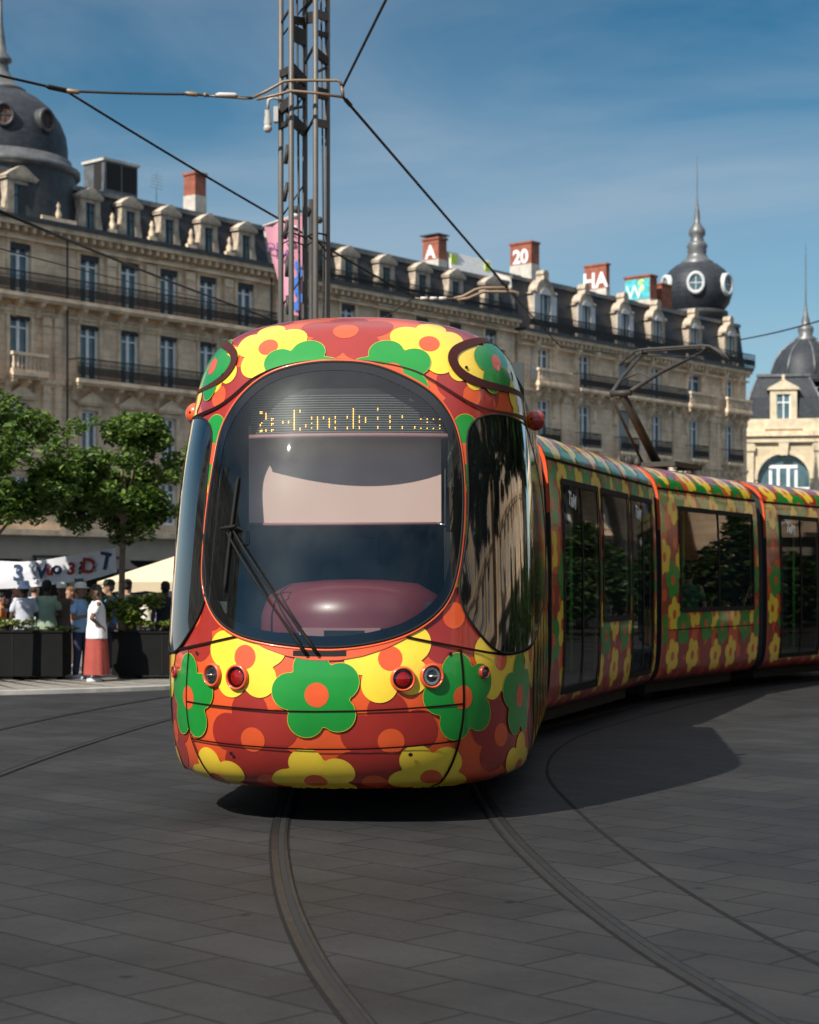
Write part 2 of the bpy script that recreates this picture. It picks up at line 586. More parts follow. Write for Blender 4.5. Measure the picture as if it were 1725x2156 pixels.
M_PANEL = mat('display_board', (0.010, 0.012, 0.013), 0.5)
M_CHROME = mat('reflector', (0.75, 0.75, 0.76), 0.12, 1.0)
M_REDL = mat('red_lens', (0.35, 0.012, 0.012), 0.12, coat=1.0)
M_LENS = glass('clear_lens', (0.92, 0.93, 0.93), 1.0, 0.02, 1.5)
M_POLEG = mat('lime_handrail', (0.16, 0.60, 0.10), 0.35, coat=0.5)
M_BELL = mat('bellows', (0.012, 0.012, 0.013), 0.7)
M_UNDER = mat('underframe', (0.012, 0.012, 0.012), 0.8)


# ---------------------------------------------------------------- ground, kerb, tracks
mb = MB()
n = 40
for i in range(1):
    mb.poly([(-400, -200, 0), (400, -200, 0), (400, 700, 0), (-400, 700, 0)], M_PAVE)
tag(mb.build('ground'), kind='structure')


def spline(pts, step=0.25):
    P = [Vector((*p, 0)) for p in pts]
    out = []
    for i in range(len(P) - 1):
        a, b, c, d = P[max(i - 1, 0)], P[i], P[i + 1], P[min(i + 2, len(P) - 1)]
        k = max(2, int((c - b).length / step))
        for j in range(k):
            t = j / k
            out.append(0.5 * ((2 * b) + (c - a) * t + (2 * a - 5 * b + 4 * c - d) * t * t + (3 * b - a - 3 * c + d) * t ** 3))
    out.append(P[-1])
    return out


def ribbon(mb, pts, o0, o1, z0, z1, m):
    """strip between two lateral offsets, with a small real height"""
    A, B = [], []
    for i, p in enumerate(pts):
        d = (pts[min(i + 1, len(pts) - 1)] - pts[max(i - 1, 0)]).normalized()
        nrm = Vector((d.y, -d.x, 0))
        A.append(p + nrm * o0); B.append(p + nrm * o1)
    for i in range(len(pts) - 1):
        a0, a1, b0, b1 = A[i], A[i + 1], B[i], B[i + 1]
        up = lambda v, z: (v.x, v.y, z)
        mb.poly([up(a0, z1), up(b0, z1), up(b1, z1), up(a1, z1)], m)
        if z1 > z0:
            mb.poly([up(a0, z0), up(a0, z1), up(a1, z1), up(a1, z0)], m)
            mb.poly([up(b0, z1), up(b0, z0), up(b1, z0), up(b1, z1)], m)


TRACK = [(2.1, 1.8), (1.12, 4.2), (0.555, 6.65), (0.27, 8.1), (0.03, 10), (-0.14, 12.4), (-0.17, 15.5), (0.25, 18.5), (1.15, 21.4), (3.2, 26.3), (5.6, 30.3), (9.5, 35.2), (16, 41), (30, 50)]
TRACK2 = [(-4.3, 2), (-4.35, 8), (-4.25, 14), (-4.02, 18), (-3.55, 22), (-2.7, 26), (-1.2, 30.5), (1.3, 35.5), (5.5, 41), (12, 47), (28, 58)]
for name, path in (('tram_track', TRACK), ('tram_track', TRACK2)):
    sp = spline(path)
    mb = MB()
    for sgn in (-1, 1):
        c = sgn * 0.735
        ribbon(mb, sp, c - 0.062, c + 0.062, 0, 0.004, M_MASTIC)
        h = c + sgn * 0.026            # running head outside, flangeway inside
        ribbon(mb, sp, h - 0.020, h + 0.020, 0.004, 0.009, M_RAIL)
        g = c - sgn * 0.014
        ribbon(mb, sp, g - 0.018, g + 0.018, 0.004, 0.0065, M_GROOVE)
        l = c - sgn * 0.042
        ribbon(mb, sp, l - 0.009, l + 0.009, 0.004, 0.009, M_RAIL)
    for o in ((1.35,) if path is TRACK else ()):
        ribbon(mb, sp, o - 0.014, o + 0.014, 0, 0.003, M_MASTIC)
    tag(mb.build(name), kind='structure')

# pale walkway behind the left track, with its kerb
kp = spline([(-30, 25.2), (-14, 25.9), (-8, 26.2), (-5.7, 26.6), (-3.4, 28.2), (-1.5, 31.2), (1.0, 35.5), (6, 42.5), (14, 50), (30, 61)], 0.5)
mb = MB()
ribbon(mb, kp, -0.13, 0.13, 0, 0.06, M_KERB)
tag(mb.build('kerb'), kind='structure')
mb = MB()
ribbon(mb, kp, -14.0, -0.131, 0, 0.05, M_PAVE2)
tag(mb.build('pavement'), kind='structure')

# ---------------------------------------------------------------- facades of the square
FP = Vector((-20.4, 90.0, 0))
FA = math.atan2(0.764, 0.645)
_wm = {}


def window_mesh(w_, h_, style):
    k = (round(w_, 2), round(h_, 2), style)
    if k in _wm: return _wm[k]
    f = MB()
    fr = M_WFRAME
    y0, y1 = 0.16, 0.23
    t = 0.13
    f.box(-w_ / 2, -w_ / 2 + t, y0, y1, 0, h_, fr); f.box(w_ / 2 - t, w_ / 2, y0, y1, 0, h_, fr)
    f.box(-w_ / 2 + t, w_ / 2 - t, y0, y1, h_ - t, h_, fr); f.box(-w_ / 2 + t, w_ / 2 - t, y0, y1, 0, 0.12, fr)
    f.box(-0.09, 0.09, y0 - 0.015, y1, 0.12, h_ - t, fr)
    if h_ > 1.8:
        f.box(-w_ / 2 + t, -0.09, y0 - 0.01, y1, h_ * 0.76, h_ * 0.76 + 0.08, fr)
        f.box(0.09, w_ / 2 - t, y0 - 0.01, y1, h_ * 0.76, h_ * 0.76 + 0.08, fr)
    if style == 'lambrequin':
        f.box(-w_ / 2, w_ / 2, 0.03, 0.09, h_ - 0.26, h_ - 0.002, M_ZINCD)
        for i in range(6):
            x = -w_ / 2 + (i + 0.5) * w_ / 6
            f.box(x - 0.06, x + 0.06, 0.035, 0.085, h_ - 0.34, h_ - 0.26, M_ZINCD)
    if style == 'shutter':
        for sx in (-1, 1):
            f.box(*sorted((sx * (w_ / 2 + 0.03), sx * (w_ / 2 + w_ * 0.5))), -0.06, -0.015, 0.02, h_ - 0.02, M_SHUT)
    if style == 'closed':
        for k2 in range(4):
            x = -w_ / 2 + k2 * w_ / 4
            f.box(x + 0.012, x + w_ / 4 - 0.012, 0.08, 0.13, 0.03, h_ - 0.05, M_SHUTG)
    g = MB()
    g.box(-w_ / 2 + 0.02, w_ / 2 - 0.02, y1 + 0.002, y1 + 0.03, 0.05, h_ - 0.02, M_PANE)
    _wm[k] = (f.mesh('window'), g.mesh('pane'))
    return _wm[k]


def add_window(root, t, h, w_, hh, style='plain', y=0.0, name='window'):
    a, b = window_mesh(w_, hh, style)
    o = inst(name, a, root, (t, y, h))
    inst('pane', b, o)
    return o


def wall_grid(mb, t0, t1, h0, h1, ops, m, y=0.0, rev=0.28, rm=None):
    ts = sorted({t0, t1, *[v for o in ops for v in (o[0], o[1]) if t0 < v < t1]})
    hs = sorted({h0, h1, *[v for o in ops for v in (o[2], o[3]) if h0 < v < h1]})
    for i in range(len(ts) - 1):
        for j in range(len(hs) - 1):
            c, d = (ts[i] + ts[i + 1]) / 2, (hs[j] + hs[j + 1]) / 2
            if any(o[0] < c < o[1] and o[2] < d < o[3] for o in ops): continue
            mb.poly([(ts[i], y, hs[j]), (ts[i + 1], y, hs[j]), (ts[i + 1], y, hs[j + 1]), (ts[i], y, hs[j + 1])], m)
    rm = rm or m
    for a, b, c, d in ops:
        e = y + rev
        mb.poly([(a, y, c), (a, y, d), (a, e, d), (a, e, c)], rm)
        mb.poly([(b, y, c), (b, e, c), (b, e, d), (b, y, d)], rm)
        mb.poly([(a, y, d), (b, y, d), (b, e, d), (a, e, d)], rm)
        mb.poly([(a, y, c), (a, e, c), (b, e, c), (b, y, c)], rm)


def railing(mb, t0, t1, y0, h, hh=1.05, m=None):
    m = m or M_IRON
    mb.box(t0, t1, y0 - 0.03, y0 + 0.03, h + hh - 0.06, h + hh, m)
    mb.box(t0, t1, y0 - 0.02, y0 + 0.02, h + 0.08, h + 0.12, m)
    mb.box(t0, t1, y0 - 0.015, y0 + 0.015, h + hh * 0.72, h + hh * 0.72 + 0.03, m)
    k = max(2, int((t1 - t0) / 0.12))
    for i in range(k + 1):
        x = t0 + (t1 - t0) * i / k
        mb.box(x - 0.012, x + 0.012, y0 - 0.012, y0 + 0.012, h, h + hh - 0.06, m)
        if i < k:
            xm = x + (t1 - t0) / k / 2
            mb.box(xm - 0.022, xm + 0.022, y0 - 0.01, y0 + 0.01, h + 0.2, h + hh * 0.6, m)


def balcony(root, t0, t1, h, depth=0.75, stone=False, brackets=1.4):
    s = MB()
    s.box(t0, t1, -depth, -0.001, h - 0.2, h, M_TRIM)
    s.box(t0 + 0.06, t1 - 0.06, -depth + 0.1, -0.002, h - 0.32, h - 0.2, M_TRIM)
    k = max(2, int(round((t1 - t0) / brackets)) + 1)
    for i in range(k):
        x = t0 + 0.25 + (t1 - t0 - 0.5) * i / (k - 1)
        s.prism([(-0.003, h - 0.32), (-depth + 0.14, h - 0.32), (-depth + 0.18, h - 0.5), (-0.28, h - 0.72), (-0.2, h - 1.05), (-0.003, h - 1.12)], x - 0.13, x + 0.13, M_TRIM, lambda u, v, a: (a, u, v))
    o = s.build('balcony', root)
    r = MB()
    if stone:
        r.box(t0, t1, -depth + 0.02, -depth + 0.26, h + 0.82, h + 0.98, M_TRIM)
        r.box(t0, t1, -depth + 0.04, -depth + 0.24, h + 0.002, h + 0.14, M_TRIM)
        kk = max(3, int((t1 - t0) / 0.24))
        for i in range(kk):
            x = t0 + (i + 0.5) * (t1 - t0) / kk
            r.lathe([(0.05, 0.14), (0.09, 0.3), (0.05, 0.55), (0.06, 0.82)], M_TRIM, 8, Matrix.Translation((x, -depth + 0.14, h)))
        r.build('balustrade', o)
    else:
        railing(r, t0, t1, -depth + 0.06, h, 1.08)
        for x in (t0 + 0.02, t1 - 0.02):
            r.box(x - 0.02, x + 0.02, -depth + 0.06, -0.01, h + 1.0, h + 1.05, M_IRON)
        r.build('railing', o)
    return o


_dm = {}


def dormer(root, t, h, style, w_=1.5, hh=2.2):
    """stone dormer window standing on the cornice; a part with its window below it"""
    k = (style, round(w_, 2), round(hh, 2))
    if k not in _dm:
        s = MB()
        ww = w_ * 0.5
        if style == 'plain':
            wh = hh * 0.6
            for sx in (-1, 1):
                a, b = sorted((sx * ww / 2, sx * w_ / 2))
                s.box(a, b, -0.12, 1.6, 0, wh + 0.1, M_DORM)
                a, b = sorted((sx * w_ / 2, sx * (w_ / 2 + 0.2)))
                s.prism([(a, 0), (b, 0), (b if sx < 0 else a, wh * 0.8)] if sx > 0 else [(a, 0), (b, 0), (b, wh * 0.8)], -0.1, 0.25, M_DORM, lambda u, v, q: (u, q, v))
            s.box(-w_ / 2, w_ / 2, -0.12, 1.6, wh + 0.1, wh + 0.3, M_DORM)
            s.box(-w_ / 2 - 0.12, w_ / 2 + 0.12, -0.24, 1.6, wh + 0.3, wh + 0.42, M_DORM)
            s.prism([(-w_ / 2 - 0.16, wh + 0.42), (w_ / 2 + 0.16, wh + 0.42), (w_ / 2 + 0.02, wh + 0.55), (0.2, hh - 0.06), (0, hh), (-0.2, hh - 0.06), (-w_ / 2 - 0.02, wh + 0.55)], -0.26, 1.6, M_DORM, lambda u, v, q: (u, q, v))
        else:
            wh = hh * 0.6
            n_ = 10
            for sx in (-1, 1):
                a, b = sorted((sx * ww / 2, sx * w_ / 2))
                s.box(a, b, -0.15, 1.7, 0, wh, M_DORM)
            out = [(-w_ / 2 - 0.16, wh)]
            for i in range(n_ + 1):
                a = math.pi * (1 - i / n_)
                rr = w_ * 0.44
                out.append((rr * math.cos(a), wh + 0.12 + rr * 0.95 * math.sin(a)))
            out.append((w_ / 2 + 0.16, wh))
            s.prism(out, -0.2, 1.7, M_DORM, lambda u, v, q: (u, q, v))
            top = wh + 0.12 + w_ * 0.42
            s.prism([(-0.34, top - 0.1), (0.34, top - 0.1), (0.26, top + 0.18), (0.36, top + 0.3), (0.2, hh), (-0.2, hh), (-0.36, top + 0.3), (-0.26, top + 0.18)], -0.26, 0.4, M_DORM, lambda u, v, q: (u, q, v))
            for sx in (-1, 1):
                s.lathe([(0.0, -0.12), (0.16, -0.08), (0.2, 0.05), (0.1, 0.16), (0.0, 0.2)], M_DORM, 10, Matrix.Translation((sx * (w_ / 2 + 0.1), -0.08, wh + 0.16)))
                s.lathe([(0.2, 0), (0.22, 0.15), (0.12, 0.45), (0.14, 0.7)], M_DORM, 8, Matrix.Translation((sx * (w_ / 2 + 0.12), -0.05, 0)))
        f = MB()
        a = ww / 2
        if style == 'plain':
            f.box(-a, a, 0.05, 0.1, 0.02, wh + 0.1, M_PANE)
            f.box(-0.04, 0.04, 0.0, 0.048, 0.02, wh + 0.1, M_ZINCD)
            f.box(-a, a, 0.0, 0.046, wh * 0.72, wh * 0.72 + 0.05, M_ZINCD)
        else:
            f.box(-a, a, 0.05, 0.1, 0.02, wh, M_PANE)
            f.box(-0.05, 0.05, 0.0, 0.048, 0.02, wh, M_WFRAME)
            for sx in (-1, 1):
                f.box(*sorted((sx * (a - 0.08), sx * a)), 0.0, 0.048, 0.02, wh, M_WFRAME)
                if style == 'shutter':
                    f.box(*sorted((sx * a * 1.02, sx * (a + w_ * 0.3))), -0.21, -0.16, 0.02, wh - 0.02, M_SHUT)
            pts = [(a * 0.99 * math.cos(math.pi * i / 10), wh + 0.002 + a * 0.75 * math.sin(math.pi * i / 10)) for i in range(11)]
            f.prism(pts, -0.235, -0.2, M_SHUT, lambda u, v, q: (u, q, v))
        _dm[k] = (s.mesh('dormer'), f.mesh('window'))
    a, b = _dm[k]
    o = inst('dormer', a, root, (t, 0, h))
    inst('window', b, o)
    return o


def chimney(parent, t, y, h0, h1, lt, ly, graffiti=None, split=0.35, pots=0):
    s = MB()
    hm = h0 + (h1 - h0) * split
    s.box(t - lt / 2, t + lt / 2, y - ly / 2, y + ly / 2, h0 - 1.5, hm, M_RENDER)
    s.box(t - lt / 2 + 0.02, t + lt / 2 - 0.02, y - ly / 2 + 0.02, y + ly / 2 - 0.02, hm, h1 - 0.14, M_BRICK)
    s.box(t - lt / 2 - 0.05, t + lt / 2 + 0.05, y - ly / 2 - 0.05, y + ly / 2 + 0.05, h1 - 0.14, h1, M_BRICK)
    for i in range(pots):
        s.lathe([(0.12, 0), (0.1, 0.4), (0.13, 0.42), (0.09, 0.42)], M_BRICK, 10, Matrix.Translation((t, y - ly * 0.3 + i * ly * 0.6 / max(1, pots - 1), h1)))
    if graffiti:
        txt, base = graffiti
        x = t - lt / 2
        hgt = (h1 - 0.2 - hm)
        if base:
            s.box(x - 0.006, x + 0.018, y - ly / 2 + 0.08, y + ly / 2 - 0.08, hm + 0.05, h1 - 0.3, base)
        # end wall faces -t: letters read from -t side, their right towards -y
        M = Matrix.Translation((x - 0.012, y, hm + 0.12)) @ Matrix(((0, 0, -1, 0), (-1, 0, 0, 0), (0, 1, 0, 0), (0, 0, 0, 1)))
        if base in (M_CYANP,):
            text_into(s, txt, hgt * 0.7, M_LIMEP, M @ Matrix.Translation((ly * 0.16, hgt * 0.35, 0)), 0.004, 0.03)
            text_into(s, 'W', hgt * 0.9, M_WHITEP, M @ Matrix.Translation((-ly * 0.1, 0.0, 0.003)), 0.003, 0.0)
        else:
            text_into(s, txt, hgt * 0.95, M_WHITEP, M, 0.004, 0.05)
    return s.build('chimney', parent)


def facade_root(name, label, cat='building', loc=FP, rz=FA):
    return empty(name, loc, rz, label, cat)


def stonework(root, t0, t1, hc, cuts, depth=13.0, ops=(), pil=(), deco=None):
    s = MB()
    wall_grid(s, t0, t1, 4.4, hc, [o for o in ops], M_STONE)
    s.poly([(t0, 0, 0), (t0, 0, hc), (t0, depth, hc), (t0, depth, 0)], M_STONE)
    s.poly([(t1, 0, 0), (t1, depth, 0), (t1, depth, hc), (t1, 0, hc)], M_STONE)
    s.poly([(t1, depth, 0), (t0, depth, 0), (t0, depth, hc), (t1, depth, hc)], M_STONE)
    for p in pil:
        a, b, c, d = p
        s.box(a, b, -0.16, -0.002, c, d, M_STONE)
        s.box(a - 0.06, b + 0.06, -0.22, -0.16, d - 0.45, d - 0.02, M_TRIM)
        s.box(a - 0.05, b + 0.05, -0.2, -0.16, c, c + 0.3, M_TRIM)
    for o in ops: surround(s, *o, ped=8 < o[2] < 9)
    if deco: deco(s)
    s.build('wall', root)
    c = MB()
    for h, hh, d in cuts:
        c.box(t0, t1, -d, -0.003, h, h + hh, M_TRIM)
        c.box(t0, t1, -d * 0.55, -0.004, h - 0.16, h - 0.001, M_TRIM)
    # modillions under the main cornice
    k = int((t1 - t0) / 0.55)
    for i in range(k):
        x = t0 + (i + 0.5) * (t1 - t0) / k
        c.box(x - 0.1, x + 0.1, -0.5, -0.006, hc - 0.62, hc - 0.36, M_TRIM)
    c.box(t0, t1, -0.32, -0.005, hc - 1.0, hc - 0.88, M_TRIM)
    c.box(t0, t1, -0.62, 0.3, hc - 0.35, hc - 0.1, M_TRIM)
    c.box(t0, t1, -0.74, 0.35, hc - 0.1, hc + 0.12, M_ZINCD)
    c.build('cornice', root)


def ground_floor(root, t0, t1, bays, fascia=True):
    s = MB()
    ops = [(b - 1.15, b + 1.15, 0.12, 2.95) for b in bays]
    wall_grid(s, t0, t1, 0.0, 4.15, ops, M_FASCIA, -0.04, 0.5)
    s.box(t0, t1, -0.42, -0.05, 4.15, 4.42, M_TRIM)
    for b in bays:
        s.box(b - 1.15, b + 1.15, 0.42, 0.46, 0.12, 2.95, M_DARK)
    o = s.build('shopfront', root)
    for i, b in enumerate(bays):
        if i % 3 == 2: continue
        a = MB()
        a.prism([(-0.05, 3.15), (-1.5, 2.45), (-1.5, 2.2), (-1.45, 2.2), (-1.45, 2.42), (-0.05, 3.08)], b - 1.25, b + 1.25, M_AWN, lambda u, v, q: (q, u, v))
        a.build('awning', root)
    return o


def surround(s, a, b, c, d, ped=False):
    """window architrave"""
    s.box(a - 0.2, a, -0.09, -0.005, c, d + 0.2, M_TRIM); s.box(b, b + 0.2, -0.09, -0.005, c, d + 0.2, M_TRIM)
    s.box(a, b, -0.09, -0.005, d, d + 0.2, M_TRIM)
    s.box(a - 0.3, b + 0.3, -0.24, -0.006, d + 0.24, d + 0.36, M_TRIM)
    if ped:
        m_ = (a + b) / 2
        s.prism([(a - 0.42, d + 0.36), (b + 0.42, d + 0.36), (m_, d + 0.98)], -0.3, -0.006, M_TRIM, lambda u, v, q: (u, q, v))


def mansard(root, t0, t1, hb, hm, ht, y0, y1, y2, depth=13.0, steep=M_SLATE):
    r = MB()
    r.poly([(t0, y0, hb), (t1, y0, hb), (t1, y1, hm), (t0, y1, hm)], steep)
    r.poly([(t0, y1, hm), (t1, y1, hm), (t1, y2, ht), (t0, y2, ht)], M_UPROOF)
    r.poly([(t0, y2, ht), (t1, y2, ht), (t1, depth, ht - 0.3), (t0, depth, ht - 0.3)], M_UPROOF)
    for t in (t0, t1):
        P = [(t, y0, hb), (t, y1, hm), (t, y2, ht), (t, depth, ht - 0.3), (t, depth, hb)]
        r.poly(P if t == t0 else P[::-1], M_RENDER)
    r.box(t0, t1, y1 - 0.16, y1 + 0.1, hm - 0.12, hm + 0.14, M_ZINC)
    r.box(t0, t1, y2 - 0.1, y2 + 0.1, ht - 0.05, ht + 0.1, M_ZINC)
    return r.build('roof', root)


def dome_part(root, name, t, y, prof, oculi, m=M_SLATE, ribs=0, n=32, pane=None):
    s = MB()
    for pm, pts in prof:
        s.lathe(pts, pm, n, Matrix.Translation((t, y, 0)))
    if ribs:
        big = [p for p in prof if p[0] == m][0][1]
        for k in range(ribs):
            a = 2 * math.pi * k / ribs + 0.2
            s.tube([(t + (r_ + 0.03) * math.cos(a), y + (r_ + 0.03) * math.sin(a), z) for r_, z in big], 0.09, M_ZINC, 6)
    o = s.build(name, root)
    for a, h, r_, rr, mm in oculi:
        q = MB()
        M = Matrix.Translation((t + r_ * math.cos(a), y + r_ * math.sin(a), h)) @ Matrix.Rotation(a, 4, 'Z') @ Matrix.Rotation(R(90), 4, 'Y') @ Matrix.Diagonal((1.25, 1, 1, 1))
        q.lathe([(rr, -0.9), (rr, 0.12), (rr * 0.95, 0.2), (rr * 0.72, 0.2), (rr * 0.68, 0.05)], mm, 20, M)
        q.lathe([(rr * 0.68, 0.05), (0.0, 0.05)], pane or M_PANE, 20, M, smooth=False)
        q.box(-rr * 0.7, rr * 0.7, -0.03, 0.03, 0.06, 0.09, mm, M)
        q.box(-0.03, 0.03, -rr * 0.68, rr * 0.68, 0.06, 0.085, mm, M)
        q.build('round_window', o)
    return o


# --- left building with the big dome
B1 = facade_root('stone_building', 'beige stone corner building on the left with a large dark slate dome and iron balconies')
bays1 = [-6.2, -2.6, 1.18, 5.67, 8.42, 11.2, 14.14, 17.07]
ops = []
for b in bays1:
    ops += [(b - 0.66, b + 0.66, 16.3, 18.85), (b - 0.66, b + 0.66, 12.32, 15.3), (b - 0.55, b + 0.55, 8.1, 10.75), (b - 0.6, b + 0.6, 4.9, 7.2)]
stonework(B1, -9, 19.1, 20.0, [(15.35, 0.18, 0.18), (11.9, 0.2, 0.2), (7.7, 0.2, 0.22)], ops=ops,
          pil=[(2.55, 3.0, 8, 15.3), (3.3, 3.75, 8, 15.3), (-0.75, -0.3, 8, 15.3)] + [((a + b) / 2 - 0.28, (a + b) / 2 + 0.28, 16.2, 18.9) for a, b in zip(bays1[3:], bays1[4:])])
for a, b, c, d in ops:
    add_window(B1, (a + b) / 2, c, b - a, d - c, 'lambrequin' if c > 11 else 'plain')
balcony(B1, -9, 18.9, 16.25, 0.8)
balcony(B1, 4.3, 18.9, 12.28, 0.8)
balcony(B1, 0.1, 2.35, 12.28, 0.9, stone=True, brackets=0.9)
balcony(B1, -4, -1.2, 12.28, 0.8)
ground_floor(B1, -9, 19.1, [-6.5, -3.3, 0.2, 3.2, 6.6, 9.6, 12.9, 16.2])
rf1 = mansard(B1, -9, 19.1, 20.12, 22.35, 23.3, 0.12, 0.55, 4.0)
for b in bays1:
    dormer(B1, b, 20.13, 'plain', 1.3 if abs(b - 1.18) > 0.1 else 1.75, 2.25 if abs(b - 1.18) > 0.1 else 2.6)
for a, b in zip(bays1, bays1[1:]):
    s = MB()
    s.box(a + 1.12, b - 1.12, -0.35, -0.1, 20.13, 20.42, M_TRIM)
    s.lathe([(0.16, 0), (0.22, 0.2), (0.1, 0.5), (0.16, 0.62), (0.05, 0.85)], M_TRIM, 10, Matrix.Translation(((a + b) / 2, -0.2, 20.422)))
    s.build('parapet', B1)
chimney(rf1, 16.35, 3.4, 23.2, 25.5, 0.9, 1.0, None, 0.42)
s = MB()
s.box(10.1, 12.5, 4.0, 5.8, 22.8, 25.25, M_ZINC)
s.box(10.0, 12.6, 3.9, 5.9, 25.251, 25.4, M_RENDER)
for x in (10.25, 11.4): s.box(x, x + 1.0, 3.96, 3.999, 23.7, 25.15, M_DARK)
s.box(10.06, 10.099, 4.3, 4.9, 23.7, 25.15, M_DARK)
s.build('roof_cabin', rf1)
s = MB()
s.tube([(14.1, 4.2, 23.2), (14.1, 4.2, 25.4)], 0.02, M_ZINC, 5)
for i in range(5): s.tube([(13.6 + i * 0.02, 4.2, 24.4 + i * 0.18), (14.6 - i * 0.02, 4.2, 24.4 + i * 0.18)], 0.012, M_ZINC, 4)
s.build('aerial', rf1)
dome_part(B1, 'dome', 2.7, 3.6, [
    (M_ZINCD, [(3.9, 20.2), (3.9, 22.9)]),
    (M_ZINC, [(3.9, 22.9), (4.15, 23.0), (4.15, 23.25), (3.7, 23.5), (3.7, 23.75), (3.55, 23.8)]),
    (M_SLATE, [(3.5, 23.8), (3.5, 24.4), (3.4, 25.1), (3.12, 25.8), (2.65, 26.5), (2.0, 27.05), (1.3, 27.4)]),
    (M_ZINC, [(1.3, 27.4), (1.35, 27.5), (1.0, 27.7), (0.7, 28.0), (0.45, 28.5), (0.42, 28.9), (0.6, 29.0), (0.6, 29.15), (0.32, 29.5), (0.26, 30.1), (0.14, 31), (0.06, 33.5), (0.0, 34)])],
    [(R(x), 25.4, 3.42, 0.52, M_ZINCD) for x in (-123.8, -86, -160)], pane=M_RUST)
for x, r_ in ((3.98, 0.06), (18.9, 0.07)):
    s = MB()
    s.tube([(x, -0.3, 4.5), (x, -0.3, 19.4)], r_, M_ZINCD, 6)
    s.build('downpipe', B1)
s = MB()
text_into(s, 'ZARA', 0.62, M_ZINC, Matrix.Translation((14.6, -0.05, 3.25)) @ Matrix.Rotation(R(90), 4, 'X'), 0.02)
s.build('lettering', B1)

# --- middle building
B2 = facade_root('stone_building', 'long beige building behind the lattice pylon with grey dormers and a graffiti covered roof wall')
bays2 = [22.3, 25.8, 29.3, 32.8, 36.2, 40.0]
ops = []
for b in bays2:
    ops += [(b - 0.64, b + 0.64, 16.4, 18.7), (b - 0.64, b + 0.64, 12.4, 15.2), (b - 0.55, b + 0.55, 8.1, 10.8), (b - 0.6, b + 0.6, 4.9, 7.2)]
stonework(B2, 19.6, 42.7, 19.75, [(15.35, 0.18, 0.18), (11.9, 0.2, 0.2), (7.7, 0.2, 0.22)], ops=ops)
for a, b, c, d in ops: add_window(B2, (a + b) / 2, c, b - a, d - c, 'lambrequin')
balcony(B2, 20, 42.3, 12.3, 0.8)
for b in bays2: balcony(B2, b - 1.0, b + 1.0, 16.3, 0.5, brackets=1.5)
ground_floor(B2, 19.6, 42.7, [21.5, 25, 28.5, 32, 35.5, 39.2])
rf2 = mansard(B2, 19.6, 42.7, 19.88, 22.2, 23.1, 0.12, 0.55, 3.4)
for b in bays2: dormer(B2, b, 19.9, 'plain', 1.5, 2.35)
s = MB()
railing(s, 20, 42.4, -0.5, 19.88, 0.7)
s.build('railing', B2)
chimney(rf2, 37.3, 2.6, 22.6, 24.7, 0.9, 1.4, ('A', None), 0.3)
s = MB()
s.box(36.7, 37.9, 1.8, 3.4, 24.85, 24.92, M_ZINCD)
for x in (36.85, 37.75): s.box(x - 0.03, x + 0.03, 2.0, 2.06, 24.7, 24.85, M_ZINCD)
s.build('chimney_cap', rf2)
s = MB()
s.prism([(1.6, 22.25), (2.0, 23.9), (2.25, 23.9), (2.25, 22.25)], 38.0, 42.6, M_WHITEP, lambda u, v, q: (q, u, v))
Mg = Matrix.Translation((40.4, 1.745, 22.62)) @ Matrix.Rotation(R(90 - 13.6), 4, 'X')
text_into(s, 'TSCF', 1.05, M_BLACKP, Mg, 0.01, 0.0)
s.box(38.05, 38.7, 1.55, 1.62, 22.4, 23.7, M_LIMEP, Matrix.Translation((0, 0.24, 0)))
s.box(41.75, 42.3, 1.55, 1.62, 22.4, 23.7, M_LIMEP, Matrix.Translation((0, 0.24, 0)))
s.build('graffiti_wall', rf2)

# --- right building with the onion turret
B3 = facade_root('stone_building', 'ornate stone corner building on the right with shuttered curved dormers and an onion domed turret')
bays3 = [46.0, 51.0, 56.0, 60.5, 65.9, 71.3]
ops, st3 = [], {}
for i, b in enumerate(bays3):
    for c, d, hw in ((15.65, 18.1, 0.72), (11.45, 14.5, 0.72), (7.2, 10.3, 0.7), (4.7, 6.8, 0.6)):
        if i == 4 and c > 15: hw = 1.15
        ops.append((b - hw, b + hw, c, d))
        st3[(round(b, 1), c)] = ('closed' if (i + int(c)) % 4 == 1 else 'shutter' if i in (0, 3) and c > 15 else 'plain')
pil3 = []
for a, b in zip(bays3, bays3[1:]):
    m_ = (a + b) / 2
    if a > 57 or a < 47: pil3.append((m_ - 0.45, m_ + 0.45, 7, 14.9))
pil3 += [(73.2, 73.85, 4.6, 14.9), (69.2, 69.7, 4.6, 14.9)]


def consoles(s):
    for b in bays3:
        for sx in (-1.15, 1.15):       # carved consoles flanking the openings
            for h in (14.9, 18.4):
                s.prism([(-0.003, h), (-0.55, h), (-0.5, h - 0.3), (-0.2, h - 0.75), (-0.12, h - 1.5), (-0.003, h - 1.7)], b + sx - 0.17, b + sx + 0.17, M_TRIM, lambda u, v, q: (q, u, v))


